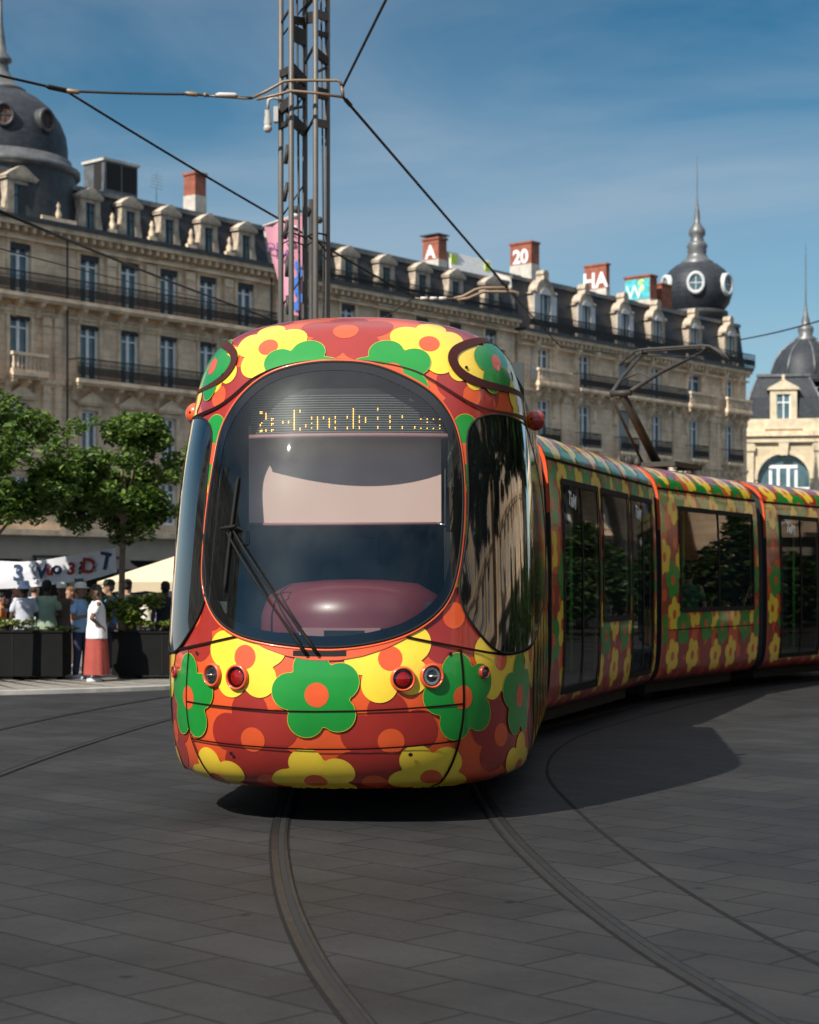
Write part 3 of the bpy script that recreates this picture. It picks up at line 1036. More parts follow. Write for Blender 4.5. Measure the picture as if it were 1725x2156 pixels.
stonework(B3, 43.1, 74.0, 19.05, [(14.95, 0.22, 0.3), (10.75, 0.2, 0.25), (6.95, 0.2, 0.25)], ops=ops, pil=pil3, deco=consoles)
for a, b, c, d in ops:
    add_window(B3, (a + b) / 2, c, b - a, d - c, st3.get((round((a + b) / 2, 1), c), 'plain'))
balcony(B3, 49.4, 63.6, 15.55, 0.85)
balcony(B3, 44.4, 48.4, 15.55, 0.85, stone=True)
balcony(B3, 64.2, 68.2, 15.55, 0.85, stone=True)
balcony(B3, 69.7, 73.6, 15.55, 0.85, stone=True)
for b in bays3: balcony(B3, b - 1.2, b + 1.2, 11.4, 0.7, brackets=1.6)
for b in bays3: balcony(B3, b - 1.2, b + 1.2, 7.1, 0.7, brackets=1.6)
ground_floor(B3, 43.1, 74.0, [46, 51, 56, 60.5, 65.9, 71.3])
rf3 = mansard(B3, 43.1, 74.0, 19.18, 22.7, 23.5, 0.1, 0.65, 3.0)
for i, b in enumerate(bays3):
    dormer(B3, b, 19.19, 'shutter' if i < 3 else 'arched', 2.4 if i == 0 else 1.95, 4.25 if i == 0 else 3.95)
s = MB()
railing(s, 43.6, 74.3, -0.66, 19.18, 1.1)
s.build('railing', B3)
chimney(rf3, 47.9, 3.0, 23.7, 26.0, 1.0, 1.9, ('20', None), 0.3)
chimney(rf3, 57.0, 3.0, 23.2, 25.7, 0.5, 2.0, ('HA', None), 0.25)
chimney(rf3, 63.0, 3.0, 22.9, 25.6, 1.0, 2.4, ('S', M_CYANP), 0.3)
chimney(rf3, 65.2, 2.8, 22.7, 25.2, 1.5, 1.6, None, 0.02)
dome_part(B3, 'turret', 71.7, 3.2, [
    (M_ZINCD, [(2.35, 19.2), (2.35, 22.0), (2.5, 22.2), (2.2, 22.4), (2.2, 23.3), (2.5, 23.5), (2.5, 23.8), (2.2, 23.9)]),
    (M_SLATE, [(2.15, 23.9), (2.6, 24.5), (2.82, 25.2), (2.84, 25.8), (2.68, 26.5), (2.25, 27.2), (1.7, 27.65)]),
    (M_ZINC, [(1.3, 27.66), (1.32, 27.9), (0.9, 28.2), (0.72, 28.6), (0.8, 28.75), (0.74, 28.95), (0.86, 29.2), (0.7, 29.5), (0.5, 29.6), (0.58, 29.75), (0.46, 29.85), (0.68, 30.15), (0.66, 30.5), (0.4, 30.9), (0.22, 31.2), (0.24, 31.7), (0.12, 32.4), (0.05, 33.2), (0.02, 36.6)])],
    [(R(x), 25.8, 2.8, 0.74, M_SHUT) for x in (-150.8, -91.8, 150, 30)])

# --- distant domed building
B4 = facade_root('domed_building', 'sunlit cream building far right with an arched window, slate mansard and ribbed dome', 'building', Vector((34.2, 165, 0)), R(-9))
s = MB()
ar = 2.35
wall_grid(s, -14, 22, 0, 16.6, [(-ar, ar, 3.5, 11.3)], M_STONE2, 0, 0.6)
# arched head: spandrel pieces cut from the wall above the springing
s2 = MB()
N_ = 24
wall_ops = [(-ar, ar, 3.5, 14.2)]
s = MB()
wall_grid(s, -3.45, 22, 0, 16.6, wall_ops, M_STONE2, 0, 0.02)
for i in range(N_):
    a0, a1 = math.pi * i / N_, math.pi * (i + 1) / N_
    p0 = (ar * math.cos(a0), 11.3 + ar * math.sin(a0)); p1 = (ar * math.cos(a1), 11.3 + ar * math.sin(a1))
    s.poly([(p0[0], 0, p0[1]), (p0[0], 0, 14.2), (p1[0], 0, 14.2), (p1[0], 0, p1[1])], M_STONE2)
    s.poly([(p0[0], 0, p0[1]), (p1[0], 0, p1[1]), (p1[0], 0.6, p1[1]), (p0[0], 0.6, p0[1])], M_TRIM2)
s.box(-3.45, -3.44, 0.002, 12, 0, 16.6, M_STONE2)
for x in (-3.1, 3.1, 7.2, 11.3):
    s.box(x - 0.42, x + 0.42, -0.3, -0.002, 4.5, 14.6, M_TRIM2)
    s.box(x - 0.55, x + 0.55, -0.42, -0.3, 13.9, 14.5, M_TRIM2)
s.build('wall', B4)
s = MB()
s.box(-3.7, 22, -0.6, -0.003, 15.25, 15.7, M_TRIM)
s.box(-3.6, 22, -0.35, -0.003, 14.7, 15.248, M_TRIM2)
s.box(-3.5, 22, -0.2, -0.003, 15.7, 16.85, M_TRIM2)
k = 20
pr = [(ar * math.cos(math.pi * i / k), 11.3 + ar * math.sin(math.pi * i / k)) for i in range(k + 1)] + [((ar + 0.35) * math.cos(math.pi * i / k), 11.3 + (ar + 0.35) * math.sin(math.pi * i / k)) for i in range(k, -1, -1)]
for i in range(k):
    s.prism([pr[i], pr[i + 1], pr[2 * k - i], pr[2 * k + 1 - i]], -0.12, -0.003, M_TRIM2, lambda u, v, q: (u, q, v))
s.prism([(-0.35, 13.5), (0.35, 13.5), (0.45, 14.65), (-0.45, 14.65)], -0.4, -0.13, M_TRIM2, lambda u, v, q: (u, q, v))
s.build('cornice', B4)
f = MB()
f.prism([(ar * math.cos(math.pi * i / k), 11.3 + ar * math.sin(math.pi * i / k)) for i in range(k + 1)] + [(-ar, 3.5), (ar, 3.5)], 0.5, 0.56, M_PANE, lambda u, v, q: (u, q, v))
wn = f.build('arched_window', B4)
f = MB()
for x in (-1.15, -0.45, 0.45, 1.15): f.box(x - 0.13, x + 0.13, 0.42, 0.49, 3.5, 12.6 if abs(x) < 1 else 12.2, M_WFRAME)
f.box(-1.28, 1.28, 0.415, 0.488, 12.35, 12.65, M_WFRAME); f.box(-ar, ar, 0.41, 0.485, 10.4, 10.6, M_WFRAME)
f.build('window_frame', wn)
r = MB()
b0 = [(-3.4, 0.1), (3.6, 0.1), (3.6, 7), (-3.4, 7)]; b1 = [(-3.05, 0.4), (3.25, 0.4), (3.25, 6.6), (-3.05, 6.6)]; b2 = [(-2.2, 1.3), (2.3, 1.3), (2.3, 5.6), (-2.2, 5.6)]
for P, z0, Q, z1 in ((b0, 16.85, b1, 18.9), (b1, 18.9, b2, 20.9)):
    for i in range(4):
        j = (i + 1) % 4
        r.poly([(*P[i], z0), (*P[j], z0), (*Q[j], z1), (*Q[i], z1)], M_SLATE)
r.poly([(*p, 20.9) for p in b2], M_ZINC)
for i in (0, 1):
    r.tube([(*b0[i], 16.9), (*b1[i], 18.9), (*b2[i], 20.9)], 0.1, M_ZINC, 6)
r.box(-2.4, 2.5, 1.1, 1.35, 20.85, 21.1, M_ZINC)
r.poly([(3.6, 0.6, 16.85), (22, 0.6, 16.85), (22, 2.2, 20.5), (3.6, 2.2, 20.5)], M_SLATE)
r.poly([(3.6, 2.2, 20.5), (22, 2.2, 20.5), (22, 12, 20.5), (3.6, 12, 20.5)], M_ZINC)
r.build('roof', B4)
s = MB()
for sx in (-1, 1): s.box(*sorted((sx * 0.62, sx * 1.2)), -0.15, 1.5, 16.86, 19.1, M_TRIM2)
s.box(-1.2, 1.2, -0.15, 1.5, 19.1, 19.5, M_TRIM2)
s.prism([(-1.5, 19.5), (1.5, 19.5), (1.3, 19.72), (0, 20.45), (-1.3, 19.72)], -0.3, 1.6, M_TRIM2, lambda u, v, q: (u, q, v))
s.lathe([(0.2, 0), (0.1, 0.15), (0.2, 0.35), (0.0, 0.5)], M_TRIM2, 10, Matrix.Translation((0, 0, 20.45)))
s.prism([(-1.7, 15.9), (1.7, 15.9), (1.25, 16.85), (-1.25, 16.85)], -0.4, -0.21, M_TRIM2, lambda u, v, q: (u, q, v))
dm = s.build('dormer', B4)
f = MB()
f.box(-0.62, 0.62, 0.06, 0.1, 16.87, 19.1, M_PANE)
for x in (-0.58, 0, 0.58): f.box(x - 0.05, x + 0.05, 0.0, 0.058, 16.87, 19.1, M_WFRAME)
f.box(-0.6, 0.6, -0.005, 0.056, 18.3, 18.4, M_WFRAME)
f.build('window', dm)
dome_part(B4, 'dome', 2.3, 5.2, [
    (M_ZINCD, [(3.4, 20.6), (3.4, 21.2)]),
    (M_SLATE, [(3.3, 21.2), (3.15, 22.0), (2.8, 22.9), (2.25, 23.7), (1.5, 24.3), (0.95, 24.6)]),
    (M_ZINC, [(1.0, 24.6), (1.05, 24.8), (0.6, 25.1), (0.75, 25.6), (0.7, 25.9), (0.35, 26.2), (0.4, 26.5), (0.2, 27.1), (0.08, 28.2), (0.03, 33.8)])],
    [], ribs=8)


# ---------------------------------------------------------------- trees and planting
def leaves(mb, centres, count, size, m, rnd):
    """many small folded leaves spread through leaf clumps"""
    tot = sum(c[1][0] * c[1][1] * c[1][2] for c in centres)
    for c, e in centres:
        k = int(count * e[0] * e[1] * e[2] / tot)
        for _ in range(k):
            while True:
                p = Vector((rnd.uniform(-1, 1), rnd.uniform(-1, 1), rnd.uniform(-1, 1)))
                if 0.15 < p.length <= 1 and rnd.random() < 0.3 + 0.7 * p.length: break
            p = Vector((p.x * e[0], p.y * e[1], p.z * e[2])) + Vector(c)
            d = Euler((rnd.uniform(-0.9, 0.9), rnd.uniform(-0.9, 0.9), rnd.uniform(0, 6.28))).to_matrix()
            s_ = size * rnd.uniform(0.6, 1.35)
            a, b_ = d @ Vector((0, s_, 0)), d @ Vector((s_ * 0.55, 0, 0))
            up = d @ Vector((0, 0, s_ * 0.18))
            i = len(mb.v)
            mb.v += [tuple(p - a), tuple(p + b_ + up), tuple(p + a), tuple(p - b_ + up)]
            mb.face((i, i + 1, i + 2), m); mb.face((i, i + 2, i + 3), m)


def tree(loc, trunk_h, crown, label, group, seed, count=11000, size=0.06, lean=0.05, lm=None):
    rnd = random.Random(seed)
    root = empty('square_tree', loc, 0, label, 'tree', group)
    t = MB()
    t.tube([(0, 0, 0), (lean * 0.4, 0, trunk_h * 0.4), (lean, 0, trunk_h), (lean, 0, trunk_h + 0.9)], [0.068, 0.058, 0.05, 0.03], M_BARK, 10)
    cl = []
    (cx, cy, cz), (ex, ey, ez) = crown
    for i in range(30):
        while True:
            p = Vector((rnd.uniform(-1, 1), rnd.uniform(-1, 1), rnd.uniform(-1, 1)))
            if p.length < 1: break
        p = p.normalized() * (p.length ** 0.5)
        e = rnd.uniform(0.15, 0.38)
        c = Vector((cx + p.x * ex * 0.9, cy + p.y * ey * 0.9, cz + p.z * ez * 0.9))
        cl.append((c, (ex * e, ey * e, ez * e * 0.75)))
        if i < 13:
            base = Vector((lean, 0, trunk_h - 0.1 + rnd.uniform(0, 0.7)))
            mid = base.lerp(c, 0.5) + Vector((0, 0, 0.12))
            t.tube([base, mid, c], [0.03, 0.018, 0.007], M_BARK, 6)
    t.build('trunk', root)
    f = MB()
    lm = lm or M_LEAF
    leaves(f, cl, count, size, lm, rnd)
    for _ in range(40):
        a = rnd.uniform(0, 6.28); z = rnd.uniform(-0.9, 0.95)
        rr = math.sqrt(1 - z * z) * rnd.uniform(0.95, 1.25)
        c = Vector((cx + ex * rr * math.cos(a), cy + ey * rr * math.sin(a), cz + ez * z))
        leaves(f, [(c, (0.17, 0.17, 0.13))], 45, size, lm, rnd)
    f.build('crown', root)
    return root


p = at(252, 1233, 31.2)
tree((p.x, 31.2, 0.05), 2.35, ((0.0, 0, 3.42), (1.12, 1.0, 1.12)), 'small round street tree with a thin bare trunk where the painted sheet is tied', 'square trees', 3)
p = at(4, 1233, 28.5)
tree((p.x - 0.25, 28.9, 0.05), 2.2, ((0, 0, 3.5), (1.2, 1.05, 1.1)), 'darker leafy tree cut by the left edge of the photo above the painted sheet', 'square trees', 11, 11000)


def planter(x0, x1, y0, y1, z1, label, nfeet):
    root = empty('planter_box', ((x0 + x1) / 2, (y0 + y1) / 2, 0.05), 0, label, 'planter', 'black planter boxes')
    w_, d_ = (x1 - x0) / 2, (y1 - y0) / 2
    s = MB()
    s.box(-w_, w_, -d_, d_, 0.06, z1, M_PLANT)
    s.box(-w_ - 0.02, w_ + 0.02, -d_ - 0.02, -d_ + 0.06, z1, z1 + 0.03, M_PLANT)
    s.box(-w_ - 0.02, w_ + 0.02, d_ - 0.06, d_ + 0.02, z1, z1 + 0.03, M_PLANT)
    s.box(-w_ + 0.05, w_ - 0.05, -d_ + 0.061, d_ - 0.061, z1, z1 + 0.015, M_SOIL)
    k = int(2 * w_ / 1.0)
    for i in range(1, k + 1):
        x = -w_ + i * 2 * w_ / (k + 1)
        s.box(x - 0.012, x + 0.012, -d_ - 0.008, -d_, 0.08, z1 - 0.02, M_RUB)
    s.build('box', root)
    f = MB()
    for i in range(nfeet):
        x = -w_ + 0.25 + i * (2 * w_ - 0.5) / (nfeet - 1)
        f.box(x - 0.15, x + 0.15, -d_ + 0.04, d_ - 0.04, 0, 0.059, M_UNDER)
    f.build('foot', root)
    return root


YP = 29.6
planter(-9.8, at(131, 0, YP).x, YP, YP + 0.8, 0.78, 'long black metal planter box at the left edge of the photo', 6)
planter(at(229, 0, YP).x, -1.6, YP + 0.3, YP + 1.1, 0.76, 'black metal planter box between the long red skirt and the tram', 4)


def shrub(loc, ext, count, size, label, m, seed, flowers=0):
    rnd = random.Random(seed)
    root = empty('potted_shrub', loc, 0, label, 'shrub', 'shrubs in the planters')
    t = MB()
    cl = []
    for i in range(9):
        e = Vector((rnd.uniform(-1, 1) * ext[0], rnd.uniform(-0.6, 0.6) * ext[1], ext[2] * rnd.uniform(0.45, 1.0)))
        t.tube([(e.x * 0.2, e.y * 0.2, 0), e * 0.6, e], [0.012, 0.009, 0.004], M_BARK, 5)
        cl.append((e * 0.9, (ext[0] * 0.3, ext[1] * 0.35, ext[2] * 0.3)))
    t.build('stem', root)
    f = MB()
    leaves(f, cl, count, size, m, rnd)
    f.build('foliage', root)
    if flowers:
        g = MB()
        leaves(g, cl, flowers, 0.035, M_FLOW, rnd)
        g.build('blossom', root)
    return root


pz = 0.05 + 0.795
shrub((at(248, 0, YP).x, YP + 0.6, pz), (0.62, 0.25, 0.55), 900, 0.06, 'tall yellow green shrub in the planter around the bare tree trunk', M_LEAF2, 5)
shrub((at(322, 0, YP).x, YP + 0.6, pz), (0.35, 0.22, 0.16), 380, 0.045, 'low sparse plant in the planter close to the tram', M_LEAF2, 6, 30)
shrub((at(14, 0, YP).x, YP + 0.35, pz), (0.36, 0.22, 0.22), 420, 0.045, 'pale flowering plant in the long planter at the left photo edge', M_LEAF2, 8, 140)
shrub((at(100, 0, YP).x, YP + 0.35, pz), (0.5, 0.2, 0.07), 200, 0.04, 'low creeping plant in the long planter below the green shirt', M_LEAF2, 9, 20)


# ---------------------------------------------------------------- people
def remesh(mb, name, voxel, smooth_it=3):
    me = mb.mesh(name)
    o = bpy.data.objects.new(name, me)
    COL.objects.link(o)
    m1 = o.modifiers.new('r', 'REMESH')
    m1.mode = 'VOXEL'
    m1.voxel_size = voxel
    m1.use_smooth_shade = True
    m2 = o.modifiers.new('s', 'SMOOTH')
    m2.iterations = smooth_it
    m2.factor = 0.5
    dg = bpy.context.evaluated_depsgraph_get()
    out = bpy.data.meshes.new_from_object(o.evaluated_get(dg))
    out.name = name
    bpy.data.objects.remove(o)
    return out


def limb(mb, pts, rs, m, n=12):
    """tapered limb with rounded joints"""
    P = []
    for i in range(len(pts) - 1):
        a, b = Vector(pts[i]), Vector(pts[i + 1])
        for k in range(5): P.append((a.lerp(b, k / 5), rs[i] + (rs[i + 1] - rs[i]) * k / 5))
    P.append((Vector(pts[-1]), rs[-1]))
    mb.tube([q[0] for q in P], [q[1] for q in P], m, n)
    for q, r_ in zip(pts, rs): mb.ball(q, r_ * 0.995, m, 12)


def loft(mb, rings, m, n=20):
    """closed stack of elliptical rings (cx, cy, z, rx, ry)"""
    b = len(mb.v)
    for cx, cy, z, rx, ry in rings:
        for k in range(n):
            t = 2 * math.pi * k / n
            mb.v.append((cx + rx * math.cos(t), cy + ry * math.sin(t), z))
    for i in range(len(rings) - 1):
        for k in range(n):
            k2 = (k + 1) % n
            mb.face((b + i * n + k, b + i * n + k2, b + (i + 1) * n + k2, b + (i + 1) * n + k), m, True)
    mb.face(range(b + n - 1, b - 1, -1), m)
    e = b + (len(rings) - 1) * n
    mb.face(range(e, e + n), m)


def hand(mb, wrist, direction, side, m, curl=0.35):
    """palm, four fingers of unequal length and a thumb"""
    d = Vector(direction).normalized()
    across = d.cross(Vector((0, 0, 1)))
    if across.length < 0.2: across = Vector((0, 1, 0))
    across.normalize()
    nrm = across.cross(d).normalized()
    w_ = Vector(wrist)
    pc = w_ + d * 0.05
    limb(mb, [w_, w_ + d * 0.04, w_ + d * 0.085], [0.024, 0.031, 0.03], m, 10)
    for i, ln in enumerate((0.062, 0.075, 0.07, 0.055)):
        o = w_ + d * 0.085 + across * (-0.033 + i * 0.022)
        k1 = o + d * ln * 0.5 - nrm * ln * curl * 0.3
        k2 = k1 + d * ln * 0.4 - nrm * ln * curl
        limb(mb, [o, k1, k2], [0.0105, 0.0095, 0.008], m, 8)
    o = w_ + d * 0.035 - across * 0.028 * side
    limb(mb, [o, o + d * 0.03 - across * 0.028 * side, o + d * 0.062 - across * 0.03 * side - nrm * 0.012], [0.012, 0.011, 0.009], m, 8)


SKINS = {'dark': (0.075, 0.04, 0.026), 'brown': (0.17, 0.092, 0.06), 'fair': (0.42, 0.24, 0.17)}
_cm = {}


def cmat(name, col, var=0.12):
    k = (name, tuple(col))
    if k not in _cm: _cm[k] = mat(name, col, 0.85, var=var, vscale=5, bump=0.35, bscale=9)
    return _cm[k]


def person(loc, face, H, label, skin='brown', top=(0.5, 0.5, 0.5), bottom=(0.03, 0.03, 0.05), hair=(0.012, 0.01, 0.009), hair_len=0.0,
           hat=None, arms=('down', 'down'), skirt=None, seated=False, shoes=(0.5, 0.5, 0.5), long_top=0.0, lean=0.0, group='people in the square', sleeves='short', loose=1.0):
    """one standing or seated person; local -Y is where they face"""
    root = empty('person', loc, face, label, 'person', group)
    root.scale = (H / 1.70,) * 3
    sk = cmat('skin_' + skin, SKINS[skin], 0.06)
    tm, bm_, hm_ = cmat('top_cloth', top), cmat('lower_cloth', bottom), cmat('hair', hair, 0.3)
    L_ = lean
    body, shirt, legs = MB(), MB(), MB()
    dz = 0.0
    hip = [Vector((sx * 0.09, 0, 0.90)) for sx in (-1, 1)]
    if seated:
        dz = -0.42
        knee = [Vector((sx * 0.13, -0.42, 0.50)) for sx in (-1, 1)]
        ank = [Vector((sx * 0.13, -0.40, 0.09)) for sx in (-1, 1)]
        hip = [Vector((sx * 0.09, 0, 0.50)) for sx in (-1, 1)]
    else:
        knee = [Vector((sx * 0.10, -0.02 - 0.03 * (sx > 0), 0.48)) for sx in (-1, 1)]
        ank = [Vector((sx * 0.11, 0.02 - 0.03 * (sx > 0), 0.085)) for sx in (-1, 1)]

    def T(z): return L_ * max(0, z - 0.9)       # forward lean
    tor = [(0.84, 0.15, 0.10), (0.92, 0.165, 0.115), (1.02, 0.145, 0.10), (1.12, 0.14, 0.10), (1.25, 0.165, 0.112), (1.34, 0.178, 0.098), (1.40, 0.13, 0.075), (1.43, 0.06, 0.06), (1.50, 0.052, 0.055)]
    loft(body, [(0, -T(z), z + dz, rx, ry) for z, rx, ry in tor], sk)
    hd = Vector((0, -T(1.58) - 0.012, 1.585 + dz))
    loft(body, [(0, hd.y + cy, hd.z + z, rx, ry) for z, rx, ry, cy in ((-0.125, 0.03, 0.035, -0.045), (-0.105, 0.05, 0.06, -0.03), (-0.06, 0.066, 0.083, -0.008), (0.0, 0.075, 0.095, 0), (0.05, 0.075, 0.096, 0.004), (0.09, 0.06, 0.078, 0.006), (0.115, 0.03, 0.04, 0.006))], sk)
    limb(body, [hd + Vector((0, -0.09, 0.0)), hd + Vector((0, -0.115, -0.028))], [0.010, 0.015], sk, 8)   # nose
    limb(body, [hd + Vector((-0.022, -0.082, -0.067)), hd + Vector((0.022, -0.082, -0.067))], [0.009, 0.009], sk, 8)   # lips
    for sx in (-1, 1):
        body.ball(hd + Vector((sx * 0.078, 0.01, -0.01)), 0.028, sk, 10, (0.45, 0.75, 1.15))     # ear
        body.ball(hd + Vector((sx * 0.03, -0.084, 0.012)), 0.013, sk, 8, (1.3, 0.6, 0.8))
    for i, sx in enumerate((-1, 1)):
        limb(body, [hip[i], knee[i], ank[i]], [0.082, 0.052, 0.036], sk)
        limb(body, [ank[i] + Vector((0, 0.03, -0.04)), ank[i] + Vector((0, -0.07, -0.055)), ank[i] + Vector((0, -0.14, -0.062))], [0.034, 0.032, 0.02], sk)
    for i, sx in enumerate((-1, 1)):
        sh = Vector((sx * 0.185, -T(1.37), 1.365 + dz))
        a = arms[i]
        if a == 'down': el, wr = sh + Vector((sx * 0.05, 0.02, -0.29)), sh + Vector((sx * 0.05, -0.06, -0.53))
        elif a == 'hip': el, wr = sh + Vector((sx * 0.10, -0.13, -0.25)), Vector((sx * 0.20, -T(0.98) + 0.03, 0.985 + dz))
        elif a == 'front': el, wr = sh + Vector((sx * 0.06, -0.04, -0.28)), sh + Vector((-sx * 0.03, -0.25, -0.24))
        elif a == 'reach': el, wr = sh + Vector((sx * 0.05, -0.17, -0.22)), sh + Vector((sx * 0.04, -0.38, -0.34))
        else: el, wr = sh + Vector((sx * 0.09, -0.08, -0.26)), sh + Vector((sx * 0.01, -0.19, -0.03))
        limb(body, [sh, el, wr], [0.05, 0.038, 0.026], sk)
        hand(body, wr, wr - el, sx, sk)
        k = 0.55 if sleeves == 'short' else 0.98
        e2 = sh.lerp(el, k)
        limb(shirt, [sh + Vector((-sx * 0.03, 0, 0.0)), e2] if sleeves == 'short' else [sh, el, el.lerp(wr, 0.9)], [0.068, 0.062] if sleeves == 'short' else [0.066, 0.052, 0.04], tm)
    inst('body', remesh(body, 'body', 0.0085), root)
    zb = 0.83 - long_top
    st = [(zb, 0.19 + 0.15 * long_top, 0.14 + 0.1 * long_top), (0.92, 0.19, 0.142), (1.02, 0.172, 0.128), (1.12, 0.168, 0.126), (1.25, 0.186, 0.134), (1.34, 0.196, 0.118), (1.40, 0.142, 0.09), (1.425, 0.075, 0.072)]
    loft(shirt, [(0, -T(z), z + dz, rx * (1 + (loose - 1) * min(1, (1.43 - z) * 3)), ry * (1 + (loose - 1) * 1.6 * min(1, (1.43 - z) * 3))) for z, rx, ry in st], tm)
    inst('top', remesh(shirt, 'top', 0.012), root)
    if skirt:
        s_ = MB()
        k = 40
        rows = []
        for z, r_ in ((1.0, 0.16), (0.9, 0.20), (0.7, 0.225), (0.4, 0.25), (0.12, 0.27)):
            rows.append([(r_ * (1 + (0.05 * (1 - z)) * math.sin(9 * t_)) * math.cos(t_), r_ * 0.85 * (1 + (0.05 * (1 - z)) * math.sin(9 * t_ + 1)) * math.sin(t_), z) for t_ in [2 * math.pi * j / k for j in range(k + 1)]])
        s_.grid(rows, cmat('skirt_cloth', skirt), True)
        s_.build('skirt', root)
    else:
        for i in (0, 1):
            limb(legs, [hip[i] + Vector((0, 0, 0.02)), knee[i], ank[i] + Vector((0, 0, 0.03))], [0.102, 0.075, 0.062], bm_)
        if not seated: loft(legs, [(0, 0, 0.8, 0.15, 0.11), (0, 0, 0.9, 0.175, 0.125), (0, 0, 1.0, 0.16, 0.118)], bm_)
        inst('trousers', remesh(legs, 'trousers', 0.012), root)
    so = MB()
    sm_ = cmat('shoe', shoes)
    for i in (0, 1):
        a = ank[i]
        limb(so, [a + Vector((0, 0.04, -0.045)), a + Vector((0, -0.06, -0.05)), a + Vector((0, -0.15, -0.06))], [0.043, 0.041, 0.03], sm_)
        so.box(a.x - 0.042, a.x + 0.042, a.y - 0.18, a.y + 0.085, a.z - 0.085, a.z - 0.07, sm_)
    inst('shoes', remesh(so, 'shoes', 0.008), root)
    h = MB()
    loft(h, [(0, hd.y + 0.012, hd.z + 0.01, 0.082, 0.088), (0, hd.y + 0.012, hd.z + 0.055, 0.086, 0.102), (0, hd.y + 0.008, hd.z + 0.095, 0.072, 0.088), (0, hd.y + 0.008, hd.z + 0.128, 0.036, 0.045)], hm_)
    h.ball(hd + Vector((0, 0.03, 0.0)), 0.088, hm_, 14, (0.95, 0.95, 1.0))
    if hair_len:
        loft(h, [(0, hd.y + 0.095, hd.z - hair_len, 0.05, 0.022), (0, hd.y + 0.1, hd.z - hair_len * 0.6, 0.085, 0.035), (0, hd.y + 0.085, hd.z - 0.08, 0.085, 0.045), (0, hd.y + 0.05, hd.z + 0.03, 0.08, 0.06)], hm_)
    inst('hair', remesh(h, 'hair', 0.009, 2), root)
    if hat:
        kind, hc = hat
        q = MB()
        hmq = cmat('hat_cloth', hc)
        M = Matrix.Translation(hd + Vector((0, 0.006, 0.05))) @ Matrix.Diagonal((0.92, 1.1, 1, 1))
        if kind == 'bucket':
            q.lathe([(0.165, -0.045), (0.158, -0.04), (0.108, 0.008), (0.098, 0.05), (0.085, 0.1), (0.0, 0.106)], hmq, 24, M)
        else:
            q.lathe([(0.102, -0.012), (0.104, 0.02), (0.096, 0.06), (0.065, 0.095), (0.0, 0.106)], hmq, 24, M)
            pts = [(0.085 * math.cos(math.pi * i / 10), -0.05 - 0.125 * math.sin(math.pi * i / 10)) for i in range(11)]
            q.prism(pts, -0.006, 0.004, hmq, lambda u, v, a: M @ Vector((u, v, a + 0.15 * (v + 0.05) * 0.3)))
        q.build('hat', root)
    return root


def px(x, Y): return at(x, 0, Y).x


GZ = 0.05
WHITE = (0.72, 0.72, 0.76)
person((px(203, 29.25), 29.25, GZ), R(-72), 1.56, 'woman in a long brick red skirt and loose white blouse, hand on hip', 'brown', WHITE, (0.1, 0.1, 0.1), hair_len=0.55, arms=('down', 'hip'), skirt=(0.33, 0.06, 0.045), shoes=(0.6, 0.6, 0.62), long_top=0.08, loose=1.18)
person((px(98, 30.9), 30.9, GZ), R(170), 1.64, 'man in a sage green T-shirt seen from behind at the planter', 'dark', (0.26, 0.34, 0.25), (0.55, 0.50, 0.40), arms=('front', 'front'), long_top=0.06)
person((px(51, 30.8), 30.8, GZ), R(200), 1.60, 'person in a pale blue bucket hat and lavender white shirt', 'dark', (0.50, 0.52, 0.60), (0.3, 0.3, 0.34), hat=('bucket', (0.38, 0.47, 0.66)), arms=('down', 'down'), long_top=0.1)
person((px(129, 31.2), 31.2, GZ), R(15), 1.58, 'woman in a white cap and dark patterned top beside the green shirt', 'brown', (0.13, 0.09, 0.07), (0.07, 0.06, 0.05), hair_len=0.5, hat=('cap', (0.72, 0.72, 0.70)), arms=('front', 'down'))
person((px(169, 30.1), 30.1, GZ), R(60), 1.58, 'person in a white fronted cap and light blue shirt facing the red skirt', 'brown', (0.20, 0.36, 0.58), (0.02, 0.03, 0.07), hat=('cap', (0.62, 0.64, 0.62)), arms=('front', 'front'))
person((px(72, 33.0), 33.0, GZ), R(150), 1.60, 'person in a powder blue shirt half hidden between bucket hat and green T-shirt', 'fair', (0.36, 0.46, 0.62), (0.05, 0.05, 0.07), hair=(0.05, 0.03, 0.02), arms=('front', 'down'))
person((px(23, 32.0), 32.0, GZ), R(65), 1.58, 'man in a dark navy T-shirt leaning toward the table at the left edge', 'fair', (0.02, 0.035, 0.07), (0.04, 0.04, 0.05), hair=(0.04, 0.025, 0.015), arms=('reach', 'down'), lean=0.15)
person((px(0, 31.6), 31.6, GZ), R(100), 1.42, 'person in an orange top cut by the left photo edge', 'fair', (0.55, 0.17, 0.03), (0.05, 0.05, 0.05), arms=('down', 'front'))
person((px(230, 32.2), 32.2, GZ), R(-80), 1.63, 'man in a bright blue T-shirt and dark cap in profile behind the red skirt', 'fair', (0.06, 0.17, 0.36), (0.04, 0.04, 0.06), hair=(0.18, 0.15, 0.13), hat=('cap', (0.03, 0.045, 0.035)), arms=('front', 'down'))
person((px(268, 32.8), 32.8, GZ), R(160), 1.66, 'man in a charcoal T-shirt seen from behind, right of the tree trunk', 'fair', (0.06, 0.065, 0.07), (0.03, 0.03, 0.03), arms=('down', 'down'))
person((px(306, 39.0), 39.0, GZ), R(170), 1.36, 'small figure in a cream white T-shirt under the cream parasol', 'brown', (0.68, 0.65, 0.52), (0.03, 0.03, 0.04), arms=('front', 'front'))
person((px(323, 41.0), 41.0, GZ), R(30), 1.28, 'small figure in a violet top behind the cream white T-shirt', 'fair', (0.32, 0.25, 0.62), (0.45, 0.42, 0.05), arms=('front', 'down'))
